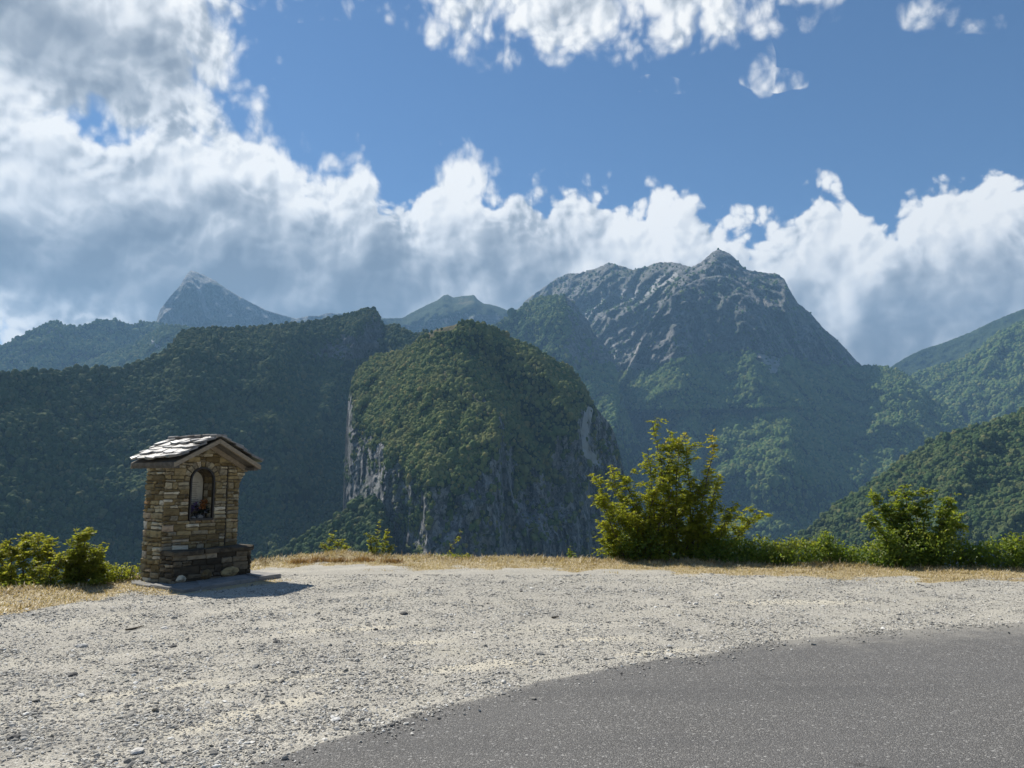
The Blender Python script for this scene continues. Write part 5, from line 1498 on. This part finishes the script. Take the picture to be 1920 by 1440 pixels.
bouquet('dark vase of violet flowers before the plaque in the niche', NCX + 0.0, 0.14, [(-0.07, 0, 0.20, 0.045, P_PURPLE), (-0.02, -.01, 0.25, 0.04, P_PURPLE), (-0.09, .0, 0.15, 0.035, P_PURPLE), (0.01, -.02, 0.17, 0.035, P_PURPLE)], 1)
bouquet('dark vase of orange brown flowers at the right side of the niche', NCX + 0.11, 0.10, [(-0.03, 0, 0.27, 0.05, P_ORANGE), (-0.005, 0, 0.21, 0.05, P_ORANGE), (-0.05, -.01, 0.20, 0.045, P_ORANGE), (0.02, -.01, 0.29, 0.04, P_ORANGE), (0.05, -.02, 0.16, 0.03, P_PURPLE), (0.03, -.03, 0.12, 0.028, P_WHITE)], 2)
for i, (xx, yy, rr, lab) in enumerate(((NCX - 0.09, 0.06, 0.026, 'small pale pebble on the niche sill at the left'), (NCX + 0.02, 0.05, 0.04, 'larger pale stone lying on the middle of the niche sill'))):
    p = [(rr * 1.5 * cos(a) * srs.uniform(.85, 1.1), rr * sin(a) * srs.uniform(.85, 1.1)) for a in np.linspace(0, 2 * pi, 9)[:-1]]
    o = slab_stone('pebble', M_PAD, None, (0, 0, 0), (1, 0, 0), (0, 1, 0), (0, 0, 1), p, 0.0, rr * 1.1, rr * 0.6, 0.002, 0.5)
    o.location = local_w(xx, yy, NZ0 + 0.024); o.rotation_euler = (0, 0, SYAW); tag(o, lab, 'pebble', 'offerings in the niche')

# ------------------------------------------------------------------ single stones and sticks on the gravel
M_DARKROCK = simple('dark_stone', (0.06, 0.058, 0.055), (0.13, 0.125, 0.115), 20)
M_PALEROCK = simple('pale_stone', (0.42, 0.40, 0.36), (0.58, 0.56, 0.51), 20)


def lone_stone(px, py, r_, mat, label, group):
    x_, y_ = ground_pt(px, py)
    bm = bmesh.new(); bmesh.ops.create_icosphere(bm, subdivisions=2, radius=1.0)
    for v in bm.verts:
        d = 1 + 0.35 * float(perlin(np.array([[v.co.x * 1.3 + px, v.co.y * 1.3, v.co.z * 1.3]]))[0]); v.co = v.co * d; v.co.x *= r_ * 1.4; v.co.y *= r_; v.co.z *= r_ * 0.55
    me_ = bpy.data.meshes.new('stone'); bm.to_mesh(me_); bm.free(); me_.materials.append(mat)
    o = bpy.data.objects.new('stone', me_); C.objects.link(o)
    o.location = (x_, y_, float(ground_z(np.array([x_]), np.array([y_]))[0]) + r_ * 0.2); o.rotation_euler = (0, 0, px * 0.7)
    tag(o, label, 'stone', group)


for px, py, r_, mt, lab in ((757, 1152, 0.045, M_DARKROCK, 'dark grey stone alone on the far gravel right of the shrine'), (25, 1386, 0.035, M_DARKROCK, 'dark curved stone near the lower left corner'), (137, 1265, 0.035, M_DARKROCK, 'flat dark stone on the left gravel'),
                            (518, 1206, 0.03, M_DARKROCK, 'dark stone on the gravel below the end of the shrine shadow'), (325, 1213, 0.03, M_DARKROCK, 'small dark stone on the gravel in front of the shrine'),
                            (153, 1210, 0.04, M_PALEROCK, 'pale flat stone on the left gravel'), (258, 1414, 0.035, M_PALEROCK, 'pale stone on the gravel near the bottom edge'), (309, 1176, 0.035, M_PALEROCK, 'pale stone below the near corner of the stone pad')):
    lone_stone(px, py, r_, mt, lab, 'single stones on the gravel')


def stick(px0, py0, px1, py1, label):
    a = np.array(ground_pt(px0, py0)); b = np.array(ground_pt(px1, py1)); c = (a + b) / 2
    q = np.array([a, (a * 2 + b) / 3 + 0.01, (a + 2 * b) / 3 - 0.008, b]); z_ = ground_z(q[:, 0], q[:, 1]) + 0.012
    P3 = np.column_stack([q, z_]); base = np.array([c[0], c[1], z_.mean() - 0.01])
    v, f = tube(P3 - base, [0.010, 0.011, 0.009, 0.005], 6); o = mesh_obj('stick', v, f, bark); o.location = base
    tag(o, label, 'stick', 'sticks on the gravel')


stick(236, 1180, 270, 1172, 'short dark stick on the gravel in front of the stone pad')
stick(548, 1415, 578, 1408, 'short dark stick lying at the road edge near the bottom')
stick(1035, 1160, 1048, 1158, 'thin short stick on the middle gravel')
